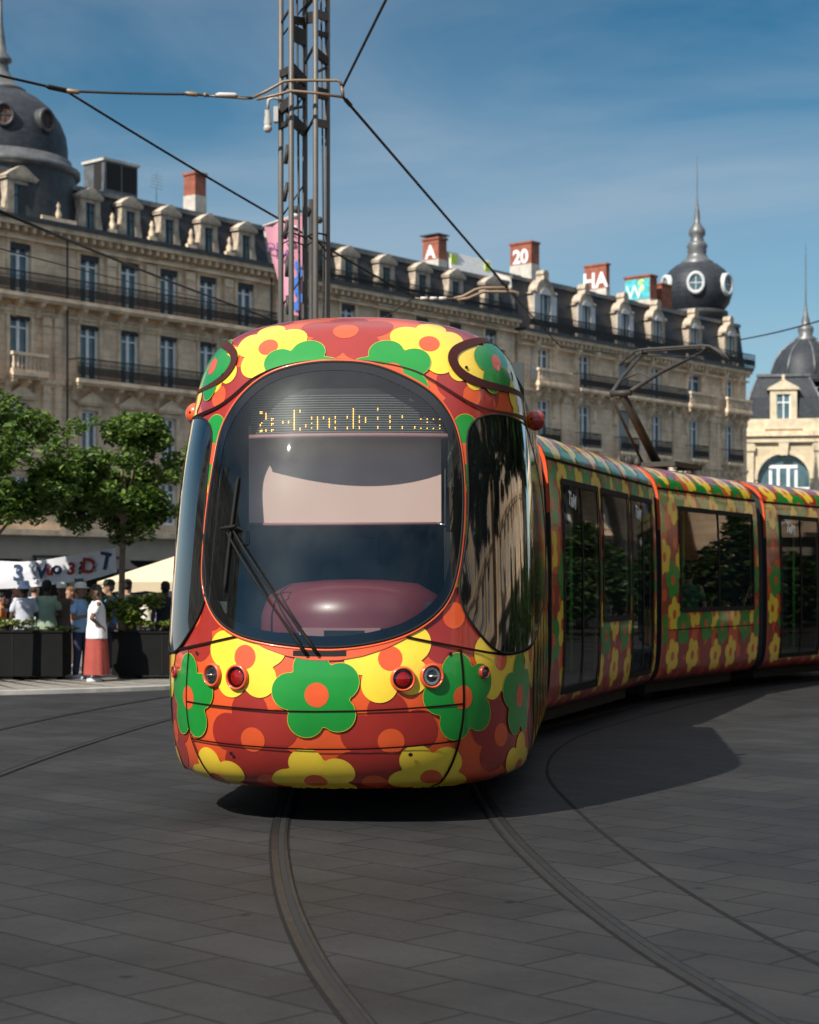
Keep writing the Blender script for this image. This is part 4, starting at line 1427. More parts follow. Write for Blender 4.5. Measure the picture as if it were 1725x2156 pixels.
person((px(348, 31.6), 31.6, GZ), R(200), 1.62, 'person in black clothes half hidden by the left edge of the tram', 'dark', (0.012, 0.013, 0.016), (0.012, 0.012, 0.014), arms=('down', 'down'))
person((px(148, 34.2), 34.2, GZ), R(-40), 1.52, 'person in a dusty pink top standing behind the white cap', 'fair', (0.42, 0.20, 0.18), (0.10, 0.07, 0.06), hair=(0.14, 0.07, 0.03), hair_len=0.2, arms=('front', 'down'))

# ---------------------------------------------------------------- painted sheet, parasol
yb = 31.12
tp = [(-40, 1184, 31.6), (0, 1181, 31.5), (40, 1183, 31.4), (90, 1180, 31.3), (140, 1171, 31.3), (185, 1164, 31.25), (215, 1159, 31.2), (244, 1154, yb)]
bt = [(-40, 1242, 31.6), (0, 1240, 31.5), (40, 1238, 31.4), (90, 1234, 31.3), (140, 1227, 31.3), (185, 1222, 31.25), (215, 1214, 31.2), (244, 1205, yb)]
s = MB()
rows = []
for k in range(7):
    v = k / 6
    rows.append([at(a[0], a[1], a[2]).lerp(at(b[0], b[1], b[2]), v) + Vector((0, 0.03 * math.sin(v * 5 + i * 1.3), 0)) for i, (a, b) in enumerate(zip(tp, bt))])
s.grid(rows, M_SHEET, True)
s.grid([[p + Vector((0, 0.006, 0)) for p in r_] for r_ in rows], M_SHEET, True, flip=True)
for ch, x, y, sz, m_, ang in (('3', 38, 1222, 0.44, M_NAVY, 0), ('!', 72, 1219, 0.36, M_GREYP, 0), ('V', 86, 1217, 0.42, M_NAVY, 4), ('u', 104, 1210, 0.3, M_REDP, 4), ('o', 119, 1208, 0.34, M_NAVY, 6), ('3', 148, 1209, 0.32, M_REDP, 8), ('?', 168, 1207, 0.32, M_BLACKP, 8), ('D', 184, 1206, 0.40, M_REDP, 9), (':', 199, 1202, 0.3, M_GREYP, 10), ('T', 220, 1198, 0.46, M_NAVY, 12)):
    pp = at(x, y, float(np.interp(x, [a[0] for a in tp], [a[2] for a in tp])) - 0.05)
    text_into(s, ch, sz * 0.88, m_, Matrix.Translation(pp) @ Matrix.Rotation(R(ang), 4, 'Y') @ Matrix.Rotation(R(90), 4, 'X'), 0.003, 0.012)
pp = at(166, 1225, 31.2)
text_into(s, 'aaa', 0.12, M_BLACKP, Matrix.Translation(pp) @ Matrix.Rotation(R(90), 4, 'X'), 0.003, 0.004)
o = s.build('painted_sheet')
tag(o, 'white cloth sheet painted with navy and red letters, tied to the bare tree trunk', 'banner')

root = empty('market_parasol', (at(405, 0, 36).x, 36.0, 0.05), R(8), 'cream canvas parasol spread over people beside the tram', 'parasol')
s = MB()
hw, zv, za = 1.82, 1.62, 2.25
cs = [(-hw, -hw), (hw, -hw), (hw, hw), (-hw, hw)]
for i in range(4):
    j = (i + 1) % 4
    s.poly([(*cs[i], zv), (*cs[j], zv), (0, 0, za)], M_CANVAS)
    a, b = Vector((*cs[i], 0)), Vector((*cs[j], 0))
    for k in range(8):
        q0, q1 = a.lerp(b, k / 8), a.lerp(b, (k + 1) / 8)
        s.poly([(q0.x, q0.y, zv), (q1.x, q1.y, zv), (q1.x, q1.y, zv - 0.17), ((q0.x + q1.x) / 2, (q0.y + q1.y) / 2, zv - 0.2), (q0.x, q0.y, zv - 0.17)], M_CANVAS)
s.build('canopy', root)
s = MB()
s.tube([(0, 0, 0), (0, 0, za - 0.02)], 0.03, M_POLE, 10)
s.build('pole', root)
s = MB()
for x, y in cs: s.tube([(0, 0, za - 0.06), (x * 0.99, y * 0.99, zv - 0.01)], 0.012, M_POLE, 6)
s.build('rib', root)
s = MB()
s.box(-0.4, 0.4, -0.4, 0.4, 0, 0.08, M_UNDER)
s.build('base', root)

# ---------------------------------------------------------------- pylon, flag, overhead wires
PY = 24.0
pc = at(639.5, 0, PY)
root = empty('lattice_pylon', (pc.x, PY, 0), 0, 'tall steel pylon of five slim tubes rising behind the tram', 'pylon')
tubes = [(-0.31, 0.06), (-0.155, -0.2), (0.0, 0.24), (0.165, -0.18), (0.31, 0.08)]
for x, y in tubes:
    s = MB()
    s.tube([(x, y, 0), (x, y, 6), (x, y, 13)], 0.037, M_POLE, 12)
    s.build('tube', root)
rnd_p = random.Random(4)


def pylon_part(name, pts=None, r_=0.0, box=None):
    q = MB()
    if pts: q.tube(pts, r_, M_POLED, 5)
    else: q.box(*box[0], box[1], box[2])
    q.build(name, root)


for k in range(52):
    z = 0.5 + k * 0.24
    for i in range(4):
        a, b = tubes[i], tubes[i + 1]
        if z > 7.6:
            if rnd_p.random() < 0.42:
                hh = rnd_p.choice((0.03, 0.05, 0.07, 0.10))
                ang = math.atan2(b[1] - a[1], b[0] - a[0])
                Mp = Matrix.Translation(((a[0] + b[0]) / 2, (a[1] + b[1]) / 2, z + rnd_p.uniform(-.05, .05))) @ Matrix.Rotation(ang, 4, 'Z') @ Matrix.Rotation(rnd_p.uniform(-.25, .25), 4, 'Y')
                ln = math.hypot(b[0] - a[0], b[1] - a[1]) / 2
                pylon_part('spacer_plate', box=((-ln, ln, -0.03, 0.03, -hh, hh), M_POLED if rnd_p.random() < 0.85 else M_POLE, Mp))
            if (k + i) % 4 == 0: pylon_part('crossbar', [(a[0], a[1], z - 0.05), (b[0], b[1], z + 0.1)], 0.02)
        elif k % 6 == 0:
            pylon_part('crossbar', [(a[0], a[1], z), (b[0], b[1], z + 0.02)], 0.014)
            pylon_part('crossbar', [(a[0], a[1], z - 0.11), (b[0], b[1], z - 0.09)], 0.01)
    if k % 5 == 0:
        pylon_part('brace', [(tubes[0][0], tubes[0][1], z), (tubes[2][0], tubes[2][1], z + 0.5)], 0.012)
s = MB()
for k in range(9):
    z = 4.2 + k * 0.5
    s.tube([(-0.23 + 0.03 * math.sin(k), -0.05, z), (-0.21, -0.05, z + 0.25)], 0.03, M_POLED, 6)
s.tube([(-0.1, 0.1, 0), (-0.06, 0.12, 5), (-0.12, 0.08, 12)], 0.016, M_POLED, 6)
s.tube([(0.22, 0.06, 0), (0.26, 0.05, 6), (0.2, 0.06, 12)], 0.013, M_POLED, 6)
s.build('cable_run', root)
# camera on the pylon
s = MB()
zc = CAM_H + (HZ - 210) / FPX * PY
s.tube([(-0.31, 0.03, zc), (-0.4, 0, zc + 0.03), (-0.47, 0, zc), (-0.48, 0, zc - 0.14)], 0.022, M_CCTV, 8)
s.lathe([(0.045, -0.36), (0.055, -0.3), (0.04, -0.2), (0.045, -0.14)], M_CCTV, 12, Matrix.Translation((-0.48, 0, zc)))
s.ball((-0.48, 0, zc - 0.38), 0.06, M_CCTV, 12)
s.box(-0.4, -0.34, -0.06, 0.05, zc - 0.3, zc - 0.1, M_CCTV)
s.build('surveillance_camera', root)
# cantilever rods of the overhead line, fixed to the pylon
s = MB()
def loc_(x, y, Y): return at(x, y, Y) - Vector((pc.x, PY, 0))
s.tube([loc_(532, 205, 23.55), loc_(562, 191, 23.55), loc_(597, 171, 23.55), loc_(620, 169, 23.55), loc_(708, 169, 23.55), loc_(716, 171, 23.55), loc_(719, 181, 23.55)], 0.02, M_ROD, 8)
s.tube([loc_(540, 209, 23.55), loc_(580, 200, 23.55), loc_(612, 191, 23.55), loc_(660, 195, 23.55), loc_(722, 204, 23.55)], 0.02, M_ROD, 8)
s.tube([loc_(719, 181, 23.55), loc_(721, 193, 23.55), loc_(722, 204, 23.55)], 0.022, M_ROD, 8)
s.tube([loc_(615, 170, 23.55), loc_(615, 170, 23.8)], 0.02, M_ROD, 6)
s.tube([loc_(615, 192, 23.55), loc_(615, 192, 23.8)], 0.02, M_ROD, 6)
s.tube([loc_(668, 170, 23.55), loc_(668, 170, 23.85)], 0.02, M_ROD, 6)
s.build('cantilever_rod', root)


def wire(pts, r_, label, sag=0.0, m=None, extras=()):
    P = [at(*p) for p in pts]
    out = []
    for i in range(len(P) - 1):
        for k in range(8):
            t = k / 8
            out.append(P[i].lerp(P[i + 1], t) - Vector((0, 0, sag * 4 * t * (1 - t))))
    out.append(P[-1])
    s = MB()
    s.tube(out, r_, m or M_WIRE, 6)
    for (x, y, Y, x2, y2, Y2, rr, mm) in extras:
        a, b = at(x, y, Y), at(x2, y2, Y2)
        s.tube([a, a.lerp(b, 0.15), a.lerp(b, 0.85), b], [rr * 0.5, rr, rr, rr * 0.5], mm, 8)
    o = s.build('overhead_wire')
    return tag(o, label, 'wire', 'overhead tram wires')


wire([(-2600, -440, 12.5), (-160, 122, 21.5), (140, 191, 23.3)], 0.019, 'thick wire with a splice crossing in front of the big dome at upper left', 0, None, [(95, 181, 23, 150, 193, 23.4, 0.034, M_WIRE)])
wire([(140, 191, 23.3), (410, 198, 23.5), (532, 206, 23.55)], 0.017, 'level wire with insulators running from the splice to the pylon rods', 0.01, None,
     [(138, 190, 23.3, 168, 194, 23.3, 0.032, M_ROD), (388, 196, 23.5, 418, 199, 23.5, 0.032, M_ROD), (428, 199, 23.5, 436, 200, 23.5, 0.03, M_ROD), (454, 199, 23.5, 500, 200, 23.52, 0.032, M_INSUL), (440, 201, 23.5, 530, 208, 23.55, 0.017, M_ROD)])
wire([(140, 192, 23.3), (600, 468, 27), (872, 626, 30.2)], 0.017, 'long wire slanting from the upper left splice past the pylon to the bent rods', 0.02)
wire([(722, 182, 23.55), (812, 0, 20.3), (850, -78, 19)], 0.017, 'wire rising steeply from the right end of the pylon rods out of the photo', 0)
wire([(722, 204, 23.55), (1066, 604, 30.2)], 0.019, 'wire running down right from the pylon rods to the bent rods over the roofs', 0.0, None, [(726, 208, 23.6, 740, 224, 23.9, 0.03, M_WIRE)])
wire([(-20, 436, 24), (520, 652, 44), (720, 722, 52)], 0.024, 'dark wire crossing the upper windows of the left building', 0.05)
wire([(-20, 518, 30), (470, 636, 50), (640, 690, 60)], 0.012, 'thin wire crossing the balconies of the left building', 0.05)
wire([(1552, 716, 60), (1740, 671, 50)], 0.022, 'wire against the sky between the turret and the far dome', 0.05)
wire([(872, 626, 30.2), (800, 676, 34), (600, 800, 46)], 0.014, 'short wire dropping left from the bent rods behind the tram roof', 0)
wire([(1066, 606, 30.2), (1180, 730, 33), (1330, 748, 28), (1480, 752, 26)], 0.010, 'thin contact wire between the bent rods and the pantograph', 0)
s = MB()
Yr = 30.2
s.tube([at(872, 627, Yr), at(885, 629, Yr), at(962, 628, Yr)], 0.014, M_ROD, 8)
for a, b in ((885, 900), (905, 920), (924, 940)): s.tube([at(a, 628, Yr), at(b, 628, Yr)], 0.028, M_INSUL, 8)
s.tube([at(955, 628, Yr), at(975, 624, Yr), at(1000, 610, Yr), at(1015, 606, Yr), at(1062, 605, Yr), at(1068, 612, Yr)], 0.026, M_ROD, 8)
s.tube([at(962, 631, Yr), at(985, 628, Yr), at(1018, 614, Yr), at(1080, 614, Yr), at(1090, 616, Yr), at(1091, 624, Yr)], 0.026, M_ROD, 8)
tag(s.build('registration_arm'), 'pair of bent bronze rods with pale insulators holding the wire above the roofs', 'wire fitting')

# pink banner on its own mast, standing well behind the pylon
YF = 44.0
root = empty('banner_mast', (at(655, 0, YF).x, YF, 0), 0, 'mast with a pink printed banner seen between the pylon tubes', 'banner mast')
o_ = Vector((at(655, 0, YF).x, YF, 0))
zt = at(0, 420, YF).z
s = MB()
s.tube([(0, 0, 0), (0, 0, zt)], 0.07, M_POLED, 10)
for dx, dz_, rr in ((-0.36, -0.05, 0.1), (-0.1, -0.1, 0.13), (0.2, -0.3, 0.09)):
    s.ball((dx, 0, zt + dz_ - 0.2), rr, M_POLED, 10)
    s.tube([(0, 0, zt - 0.4), (dx, 0, zt + dz_ - 0.2)], 0.03, M_POLED, 6)
s.build('mast', root)
s = MB()
s.ball((-0.42, -0.05, zt - 0.42), 0.12, M_WHITEP, 12, (1, 1, 0.6)); s.ball((-0.42, -0.05, zt - 0.72), 0.11, M_WHITEP, 12, (1, 1, 0.8))
s.build('lamp', root)
s = MB()
L0 = [(556, 476), (566, 520), (580, 570), (594, 620), (606, 662)]
R0 = [(642, 452), (641, 500), (640, 560), (640, 620), (640, 668)]
rows = [[(at(a[0] + (b[0] - a[0]) * k / 5, a[1] + (b[1] - a[1]) * k / 5, YF) - o_) + Vector((0, -0.12 + 0.05 * math.sin(k * 1.7), 0)) for k in range(6)] for a, b in zip(L0, R0)]
s.grid(rows, M_PINK, True)
s.grid([[q + Vector((0, 0.01, 0)) for q in r_] for r_ in rows], M_PINK, True, flip=True)
for txt, x, y, sz in (('DE', 578, 532, 0.3), ('LA', 598, 548, 0.34), ('S', 612, 520, 0.5), ('C', 606, 560, 0.4)):
    text_into(s, txt, sz, M_PURP, Matrix.Translation(at(x, y, YF) - o_ + Vector((0, -0.19, 0))) @ Matrix.Rotation(R(90), 4, 'X'), 0.004)
for i in range(6):
    q = at(627 + 4 * math.sin(i * 2), 560 + i * 17, YF) - o_
    s.box(q.x - 0.06, q.x + 0.08, -0.2, -0.19, q.z - 0.13, q.z + 0.08, M_BLUEP)
s.build('banner', root)
s = MB()
s.grid([[at(x, y, YF) - o_ + Vector((0, 0.05, 0)) for x in (652, 657)] for y in (600, 640, 672)], M_PINKR, False)
s.grid([[at(x, y, YF) - o_ + Vector((0, 0.06, 0)) for x in (652, 657)] for y in (600, 640, 672)], M_PINKR, False, flip=True)
s.build('pennant', root)
s = MB()
s.tube([at(553, 478, YF) - o_ + Vector((0, -0.1, 0)), at(600, 462, YF) - o_ + Vector((0, -0.1, 0)), at(655, 445, YF) - o_], 0.03, M_CCTV, 8)
s.build('banner_arm', root)

# ---------------------------------------------------------------- the tram
TH = R(5.8)
NX, NY = -0.555, 11.73
TRAM = empty('tram', (NX, NY, 0), -TH, 'long articulated tram in orange, maroon, yellow and green flower livery', 'tram')
KN = np.array([(1.10, .24, .40, 1.35), (1.245, .32, .23, 1.5), (1.29, .52, .09, 1.6), (1.30, .80, .01, 1.65), (1.305, 1.05, 0, 1.65), (1.305, 1.25, .03, 1.65), (1.30, 1.6, .10, 1.65), (1.29, 2.0, .19, 1.65), (1.27, 2.4, .30, 1.62), (1.235, 2.75, .43, 1.58), (1.205, 2.98, .53, 1.52), (1.17, 3.14, .62, 1.45), (1.11, 3.28, .73, 1.36), (.99, 3.40, .86, 1.22), (.80, 3.475, 1.02, 1.0), (.5, 3.525, 1.22, .65), (.22, 3.548, 1.45, .3), (0, 3.555, 1.7, .02)])
_d = np.diff(KN, axis=0)
KQ = np.concatenate([[0], np.cumsum(np.sqrt(_d[:, 1] ** 2 + np.maximum(np.abs(_d[:, 0]), np.abs(_d[:, 2])) ** 2))])
EX = 2.5
S_END = 5.75
_t = np.linspace(0, 1, 90) * math.pi / 2
CU, CS = np.sin(_t) ** (2 / EX), 1 - np.cos(_t) ** (2 / EX)


def kprof(q):
    i = int(min(max(np.searchsorted(KQ, q, side='right') - 1, 0), len(KQ) - 2))
    h = KQ[i + 1] - KQ[i]
    t = (q - KQ[i]) / h
    tan = lambda j: (KN[min(j + 1, len(KN) - 1)] - KN[max(j - 1, 0)]) / (KQ[min(j + 1, len(KN) - 1)] - KQ[max(j - 1, 0)])
    return (2 * t ** 3 - 3 * t * t + 1) * KN[i] + (t ** 3 - 2 * t * t + t) * tan(i) * h + (-2 * t ** 3 + 3 * t * t) * KN[i + 1] + (t ** 3 - t * t) * tan(i + 1) * h


DP = 0.02
TP = np.arange(-7.0, 7.0 + 1e-6, DP)
TQ = np.linspace(0, KQ[-1], 230)
DQ = TQ[1] - TQ[0]
POS = np.zeros((len(TQ), len(TP), 3))
PMAX = np.zeros(len(TQ))
for j, q in enumerate(TQ):
    w_, z, s0, L_ = kprof(q)
    w_, L_ = max(w_, .001), max(L_, .01)
    u, s_ = w_ * CU, s0 + L_ * CS
    a = np.concatenate([[0], np.cumsum(np.hypot(np.diff(u), np.diff(s_)))])
    PMAX[j] = a[-1] + S_END - s_[-1]
    ap = np.minimum(np.abs(TP), PMAX[j])
    uu = np.interp(ap, a, u)
    ss = np.where(ap <= a[-1], np.interp(ap, a, s_), s_[-1] + ap - a[-1])
    POS[j, :, 0], POS[j, :, 1], POS[j, :, 2] = np.sign(TP) * uu, ss, z
_gp, _gq = np.gradient(POS, axis=1), np.gradient(POS, axis=0)
NRM = np.cross(_gp, _gq)
_l = np.linalg.norm(NRM, axis=2, keepdims=True)
NRM = np.where(_l > 1e-9, NRM / np.maximum(_l, 1e-9), 0)
for j in range(len(TQ)):                       # past the rear edge keep the last good normal
    ok = np.where((np.abs(TP) < PMAX[j] - 0.03))[0]
    if len(ok):
        NRM[j, :ok[0]] = NRM[j, ok[0]]
        NRM[j, ok[-1] + 1:] = NRM[j, ok[-1]]


def cabF(P, Q, off=0.0):
    P, Q = np.asarray(P, float), np.asarray(Q, float)
    x = np.clip((P - TP[0]) / DP, 0, len(TP) - 1.001)
    y = np.clip(Q / DQ, 0, len(TQ) - 1.001)
    i, j = x.astype(int), y.astype(int)
    fx, fy = (x - i)[..., None], (y - j)[..., None]
    bl = lambda A: (A[j, i] * (1 - fx) + A[j, i + 1] * fx) * (1 - fy) + (A[j + 1, i] * (1 - fx) + A[j + 1, i + 1] * fx) * fy
    n_ = bl(NRM)
    n_ /= np.maximum(np.linalg.norm(n_, axis=-1, keepdims=True), 1e-6)
    return bl(POS) + n_ * off


def polar(mb, F, c, rad, m, off, rings=5, r0=0.0, keep=None):
    """patch of the skin: fan of rings about c, out to rad(theta), lying on surface F"""
    n_ = len(rad)
    th = np.arange(n_) * 2 * math.pi / n_
    b = len(mb.v)
    ks = np.linspace(0, 1, rings + 1)
    Pq = []
    for k in ks:
        r_ = r0 + (rad - r0) * k if np.ndim(r0) == 0 else r0 + (rad - r0) * k
        Pq.append((c[0] + r_ * np.cos(th), c[1] + r_ * np.sin(th)))
    V = np.array([F(p, q, off) for p, q in Pq])
    mb.v += [tuple(v) for v in V.reshape(-1, 3)]
    for i in range(rings):
        for k in range(n_):
            k2 = (k + 1) % n_
            if keep:
                pm = (Pq[i][0][k] + Pq[i + 1][0][k2]) / 2
                qm = (Pq[i][1][k] + Pq[i + 1][1][k2]) / 2
                if not keep(pm, qm): continue
            if i == 0 and np.ndim(r0) == 0 and r0 == 0:
                mb.face((b + k, b + n_ + k, b + n_ + k2), m, True)
            else:
                mb.face((b + i * n_ + k, b + (i + 1) * n_ + k, b + (i + 1) * n_ + k2, b + i * n_ + k2), m, True)


def petals(n_, Rr, rot):
    th = np.arange(n_) * 2 * math.pi / n_
    d, a = 0.60 * Rr, 0.405 * Rr
    r_ = np.full(n_, 0.52 * Rr)
    for k in range(5):
        dl = (th - rot - k * 2 * math.pi / 5 + math.pi) % (2 * math.pi) - math.pi
        x = a * a - (d * np.sin(dl)) ** 2
        ok = (x > 0) & (np.abs(dl) < 1.2)
        r_ = np.where(ok, np.maximum(r_, d * np.cos(dl) + np.sqrt(np.maximum(x, 0))), r_)
    return r_


LIV = {'Y': M_YE, 'G': M_GR, 'M': M_MA, 'O': M_OR}


def flower(mb, F, p, q, col, rot, Rr, off, n_=70, rings=5, keep=None):
    polar(mb, F, (p, q), petals(n_, Rr, R(rot)), LIV[col], off, rings, 0.0, keep)
    polar(mb, F, (p, q), np.full(24, 0.265 * Rr), M_OR, off + 0.0004, 2, 0.0, keep)


def strip(mb, F, pts, wd, m, off, step=0.03):
    """seam: narrow band following points on the skin"""
    P = np.array(pts, float)
    seg = np.concatenate([[0], np.cumsum(np.hypot(*np.diff(P, axis=0).T))])
    t = np.linspace(0, seg[-1], max(3, int(seg[-1] / step)))
    # smooth through the points
    X, Y = np.interp(t, seg, P[:, 0]), np.interp(t, seg, P[:, 1])
    for _ in range(6):
        X[1:-1] = (X[:-2] + 2 * X[1:-1] + X[2:]) / 4
        Y[1:-1] = (Y[:-2] + 2 * Y[1:-1] + Y[2:]) / 4
    dx, dy = np.gradient(X), np.gradient(Y)
    l = np.hypot(dx, dy) + 1e-9
    wd = np.interp(t / seg[-1], np.linspace(0, 1, len(wd)), wd) if isinstance(wd, (list, tuple)) else wd
    A = F(X - dy / l * wd / 2, Y + dx / l * wd / 2, off)
    B = F(X + dy / l * wd / 2, Y - dx / l * wd / 2, off)
    mb.grid([[tuple(p) for p in A], [tuple(p) for p in B]], m, True)


def closed(pts, n_=160, centre=None):
    """smooth closed outline as radius against angle about a centre"""
    P = [np.array(p, float) for p in pts]
    out = []
    for i in range(len(P)):
        a, b, c, d = P[i - 1], P[i], P[(i + 1) % len(P)], P[(i + 2) % len(P)]
        for k in range(8):
            t = k / 8
            out.append(0.5 * ((2 * b) + (c - a) * t + (2 * a - 5 * b + 4 * c - d) * t * t + (3 * b - a - 3 * c + d) * t ** 3))
    O = np.array(out)
    c = np.array(centre)
    ang = np.arctan2(O[:, 1] - c[1], O[:, 0] - c[0]) % (2 * math.pi)
    r_ = np.hypot(O[:, 0] - c[0], O[:, 1] - c[1])
    o = np.argsort(ang)
    th = np.arange(n_) * 2 * math.pi / n_
    rr = np.interp(th, np.concatenate([ang[o] - 2 * math.pi, ang[o], ang[o] + 2 * math.pi]), np.tile(r_[o], 3))
    for _ in range(3): rr = (np.roll(rr, 1) + 2 * rr + np.roll(rr, -1)) / 4
    return rr


WS = [(-0.03, 3.14), (0.238, 3.112), (0.482, 3.005), (0.671, 2.884), (0.802, 2.73), (0.873, 2.557), (0.91, 2.353), (0.925, 2.105), (0.915, 1.862), (0.88, 1.622), (0.819, 1.449), (0.709, 1.325), (0.534, 1.218), (0.306, 1.15), (0.065, 1.122), (-0.15, 1.129), (-0.356, 1.152), (-0.58, 1.199), (-0.76, 1.29), (-0.883, 1.431), (-0.939, 1.575), (-0.947, 1.785), (-0.936, 2.031), (-0.905, 2.297), (-0.861, 2.607), (-0.774, 2.779), (-0.639, 2.934), (-0.461, 3.055), (-0.245, 3.119)]
WC = (0.0, 2.1)
WR = closed(WS, 160, WC)


def in_ws(p, q, shrink=0.0):
    a = math.atan2(q - WC[1], p - WC[0]) % (2 * math.pi)
    return math.hypot(p - WC[0], q - WC[1]) < np.interp(a, np.arange(161) * 2 * math.pi / 160, np.append(WR, WR[0])) - shrink


SW = [(0.955, 2.66), (1.05, 2.735), (1.246, 2.775), (1.6, 2.775), (2.3, 2.74), (3.2, 2.66), (4.2, 2.52), (5.1, 2.28), (5.55, 1.95), (5.4, 1.65), (4.6, 1.42), (3.4, 1.26), (2.3, 1.14), (1.506, 1.065), (1.3, 1.072), (1.14, 1.163), (0.983, 1.307), (0.912, 1.433), (0.901, 1.543), (0.937, 1.702), (0.974, 1.944), (0.973, 2.272), (0.955, 2.527)]
SC_ = (2.4, 1.9)
SR = closed(SW, 160, SC_)

# body skin
mb = MB()
st = 2
Pi, Qi = list(range(0, len(TP), st)), list(range(0, len(TQ), st)) + ([len(TQ) - 1] if (len(TQ) - 1) % st else [])
G_ = [[tuple(POS[j, i]) for j in Qi] for i in Pi]


def skipf(i, j):
    p, q = TP[Pi[i]] + DP, (TQ[Qi[j]] + TQ[Qi[j + 1]]) / 2
    if abs(p) > PMAX[Qi[j]] + 0.06: return True
    return in_ws(p, q, 0.035)


mb.grid(G_, M_OR, True, skipf)
# underside and rear bulkhead
w0, z0_ = KN[0][0], KN[0][1]
row = [tuple(POS[0, i]) for i in range(0, len(TP), 6)]
row = [p for k, p in enumerate(row) if k == 0 or p != row[k - 1]]
mb.poly([(x, y, z0_) for x, y, z in row], M_UNDER)
prof = [kprof(q) for q in np.linspace(0, KQ[-1], 40)]
mb.poly([(p[0], S_END - 0.01, p[1]) for p in prof] + [(-p[0], S_END - 0.01, p[1]) for p in prof[::-1]], M_BELL)
FL = [
    ('M', -.50, .50, 95), ('M', .43, .50, 95), ('M', -1.05, 1.33, 80), ('M', .875, 1.33, 100), ('M', .03, 3.47, 90), ('M', -.95, 2.92, 100), ('M', 1.01, 2.91, 80),
    ('M', -.72, 3.68, 90), ('M', .86, 3.70, 90), ('M', 1.35, .50, 90), ('M', -1.45, .50, 90), ('M', -.42, .14, 60), ('M', .30, .14, 60), ('M', -.97, 1.55, 60), ('M', .93, 1.62, 60), ('M', 1.85, 3.12, 60), ('M', -1.75, 3.12, 60),
    ('G', -.048, .813, 101), ('G', -1.10, .766, 88), ('G', .948, .786, 105), ('G', -.257, 3.06, 75), ('G', .376, 3.055, 105), ('G', -1.13, 3.20, 60), ('G', 1.32, 3.23, 100),
    ('G', -.94, 2.47, 90), ('G', .945, 2.455, 90), ('G', 1.66, .76, 92), ('G', -1.85, .76, 92), ('G', 1.9, 3.6, 60),
    ('Y', -.544, 1.055, 91), ('Y', .429, 1.05, 104), ('Y', -.093, .156, 105), ('Y', -.876, .125, 100), ('Y', .687, .195, 120), ('Y', 1.342, 1.028, 92), ('Y', -1.66, 1.0, 95),
    ('Y', 2.02, 1.06, 88), ('Y', 1.70, .197, 85), ('Y', -1.72, .2, 90), ('Y', -.52, 3.313, 95), ('Y', .629, 3.336, 85), ('y', -.98, 3.18, 40), ('y', 1.0, 3.18, 140), ('Y', 1.70, 3.42, 85), ('Y', -1.6, 3.45, 85),
    ('Y', 1.823, 2.933, 90), ('Y', -1.56, 2.91, 90), ('Y', .95, 2.10, 80), ('Y', .94, 1.80, 100), ('Y', -.985, 2.11, 80), ('Y', -1.0, 1.80, 100)]
rnd = random.Random(5)
for sg in (1, -1):                  # the same motif carried on along both flanks
    k = 0
    for z_, col, of in ((.50, 'M', 0.0), (.76, 'G', 0.35), (1.03, 'Y', 0.45), (.2, 'Y', 0.6), (1.32, 'M', 0.1), (1.6, 'G', .4), (1.9, 'Y', 0.0), (2.2, 'M', .45), (2.5, 'G', 0.0), (2.78, 'Y', .4), (3.05, 'M', .1), (3.3, 'G', 0.5), (3.55, 'Y', 0.0), (3.8, 'M', 0.3)):
        for i in range(6):
            p = 2.28 + of + i * 0.85
            if p > 6.5: continue
            if 1.2 < z_ < 2.7 and p < 4.3: continue
            FL.append((col, sg * p + rnd.uniform(-.06, .06), z_ + rnd.uniform(-.03, .03), 90 + rnd.uniform(-25, 25)))
FL.sort(key=lambda f: 'MyYG'.index(f[0]))


def keep_cab(p, q):
    return q > 0.005 and q < KQ[-1] - 0.02 and abs(p) < 6.55 and not in_ws(p, q, 0.03)


off_ = 0.0010
for want in 'MyYG':
    off_ += 0.0006                     # each colour's petals first, then its centres, then the next colour
    for part in (0, 1):
        for col, p, q, rot in FL:
            if col != want or (part and col == 'y'): continue
            Rr = {'M': 0.335, 'y': 0.23}.get(col, 0.30)
            off_ += 0.00003
            if part == 0:
                polar(mb, cabF, (p, q), petals(80, Rr, R(rot)), LIV[col.upper()], off_, 6, 0.0, keep_cab)
                if col == 'G':                 # thin yellow edge of the printed vinyl
                    e_ = petals(80, Rr, R(rot))
                    polar(mb, cabF, (p, q), e_ + 0.0015, M_YE, off_ + 0.0004, 1, e_ - 0.001, keep_cab)
            else: polar(mb, cabF, (p, q), np.full(28, 0.265 * Rr), M_OR, off_, 2, 0.0, keep_cab)
OFF = off_ + 0.0008
lp = np.linspace(-0.56, 0.56, 46)
_th = np.arange(160) * 2 * math.pi / 160
_lo = [(WC[0] + r_ * math.cos(a), WC[1] + r_ * math.sin(a)) for r_, a in zip(WR, _th) if math.sin(a) < 0]
_lo.sort()
top_ = np.interp(lp, [q_[0] for q_ in _lo], [q_[1] for q_ in _lo])
bot_ = np.interp(np.abs(lp), [0, .1, .25, .4, .5, .56], [1.035, 1.038, 1.065, 1.115, 1.165, 1.20])
bot_ = np.minimum(bot_, top_)
mb.grid([[tuple(v) for v in cabF(lp, bot_ + (top_ - bot_) * k_, OFF - 0.0003)] for k_ in (0, .25, .5, .75, 1)], M_OR, True)
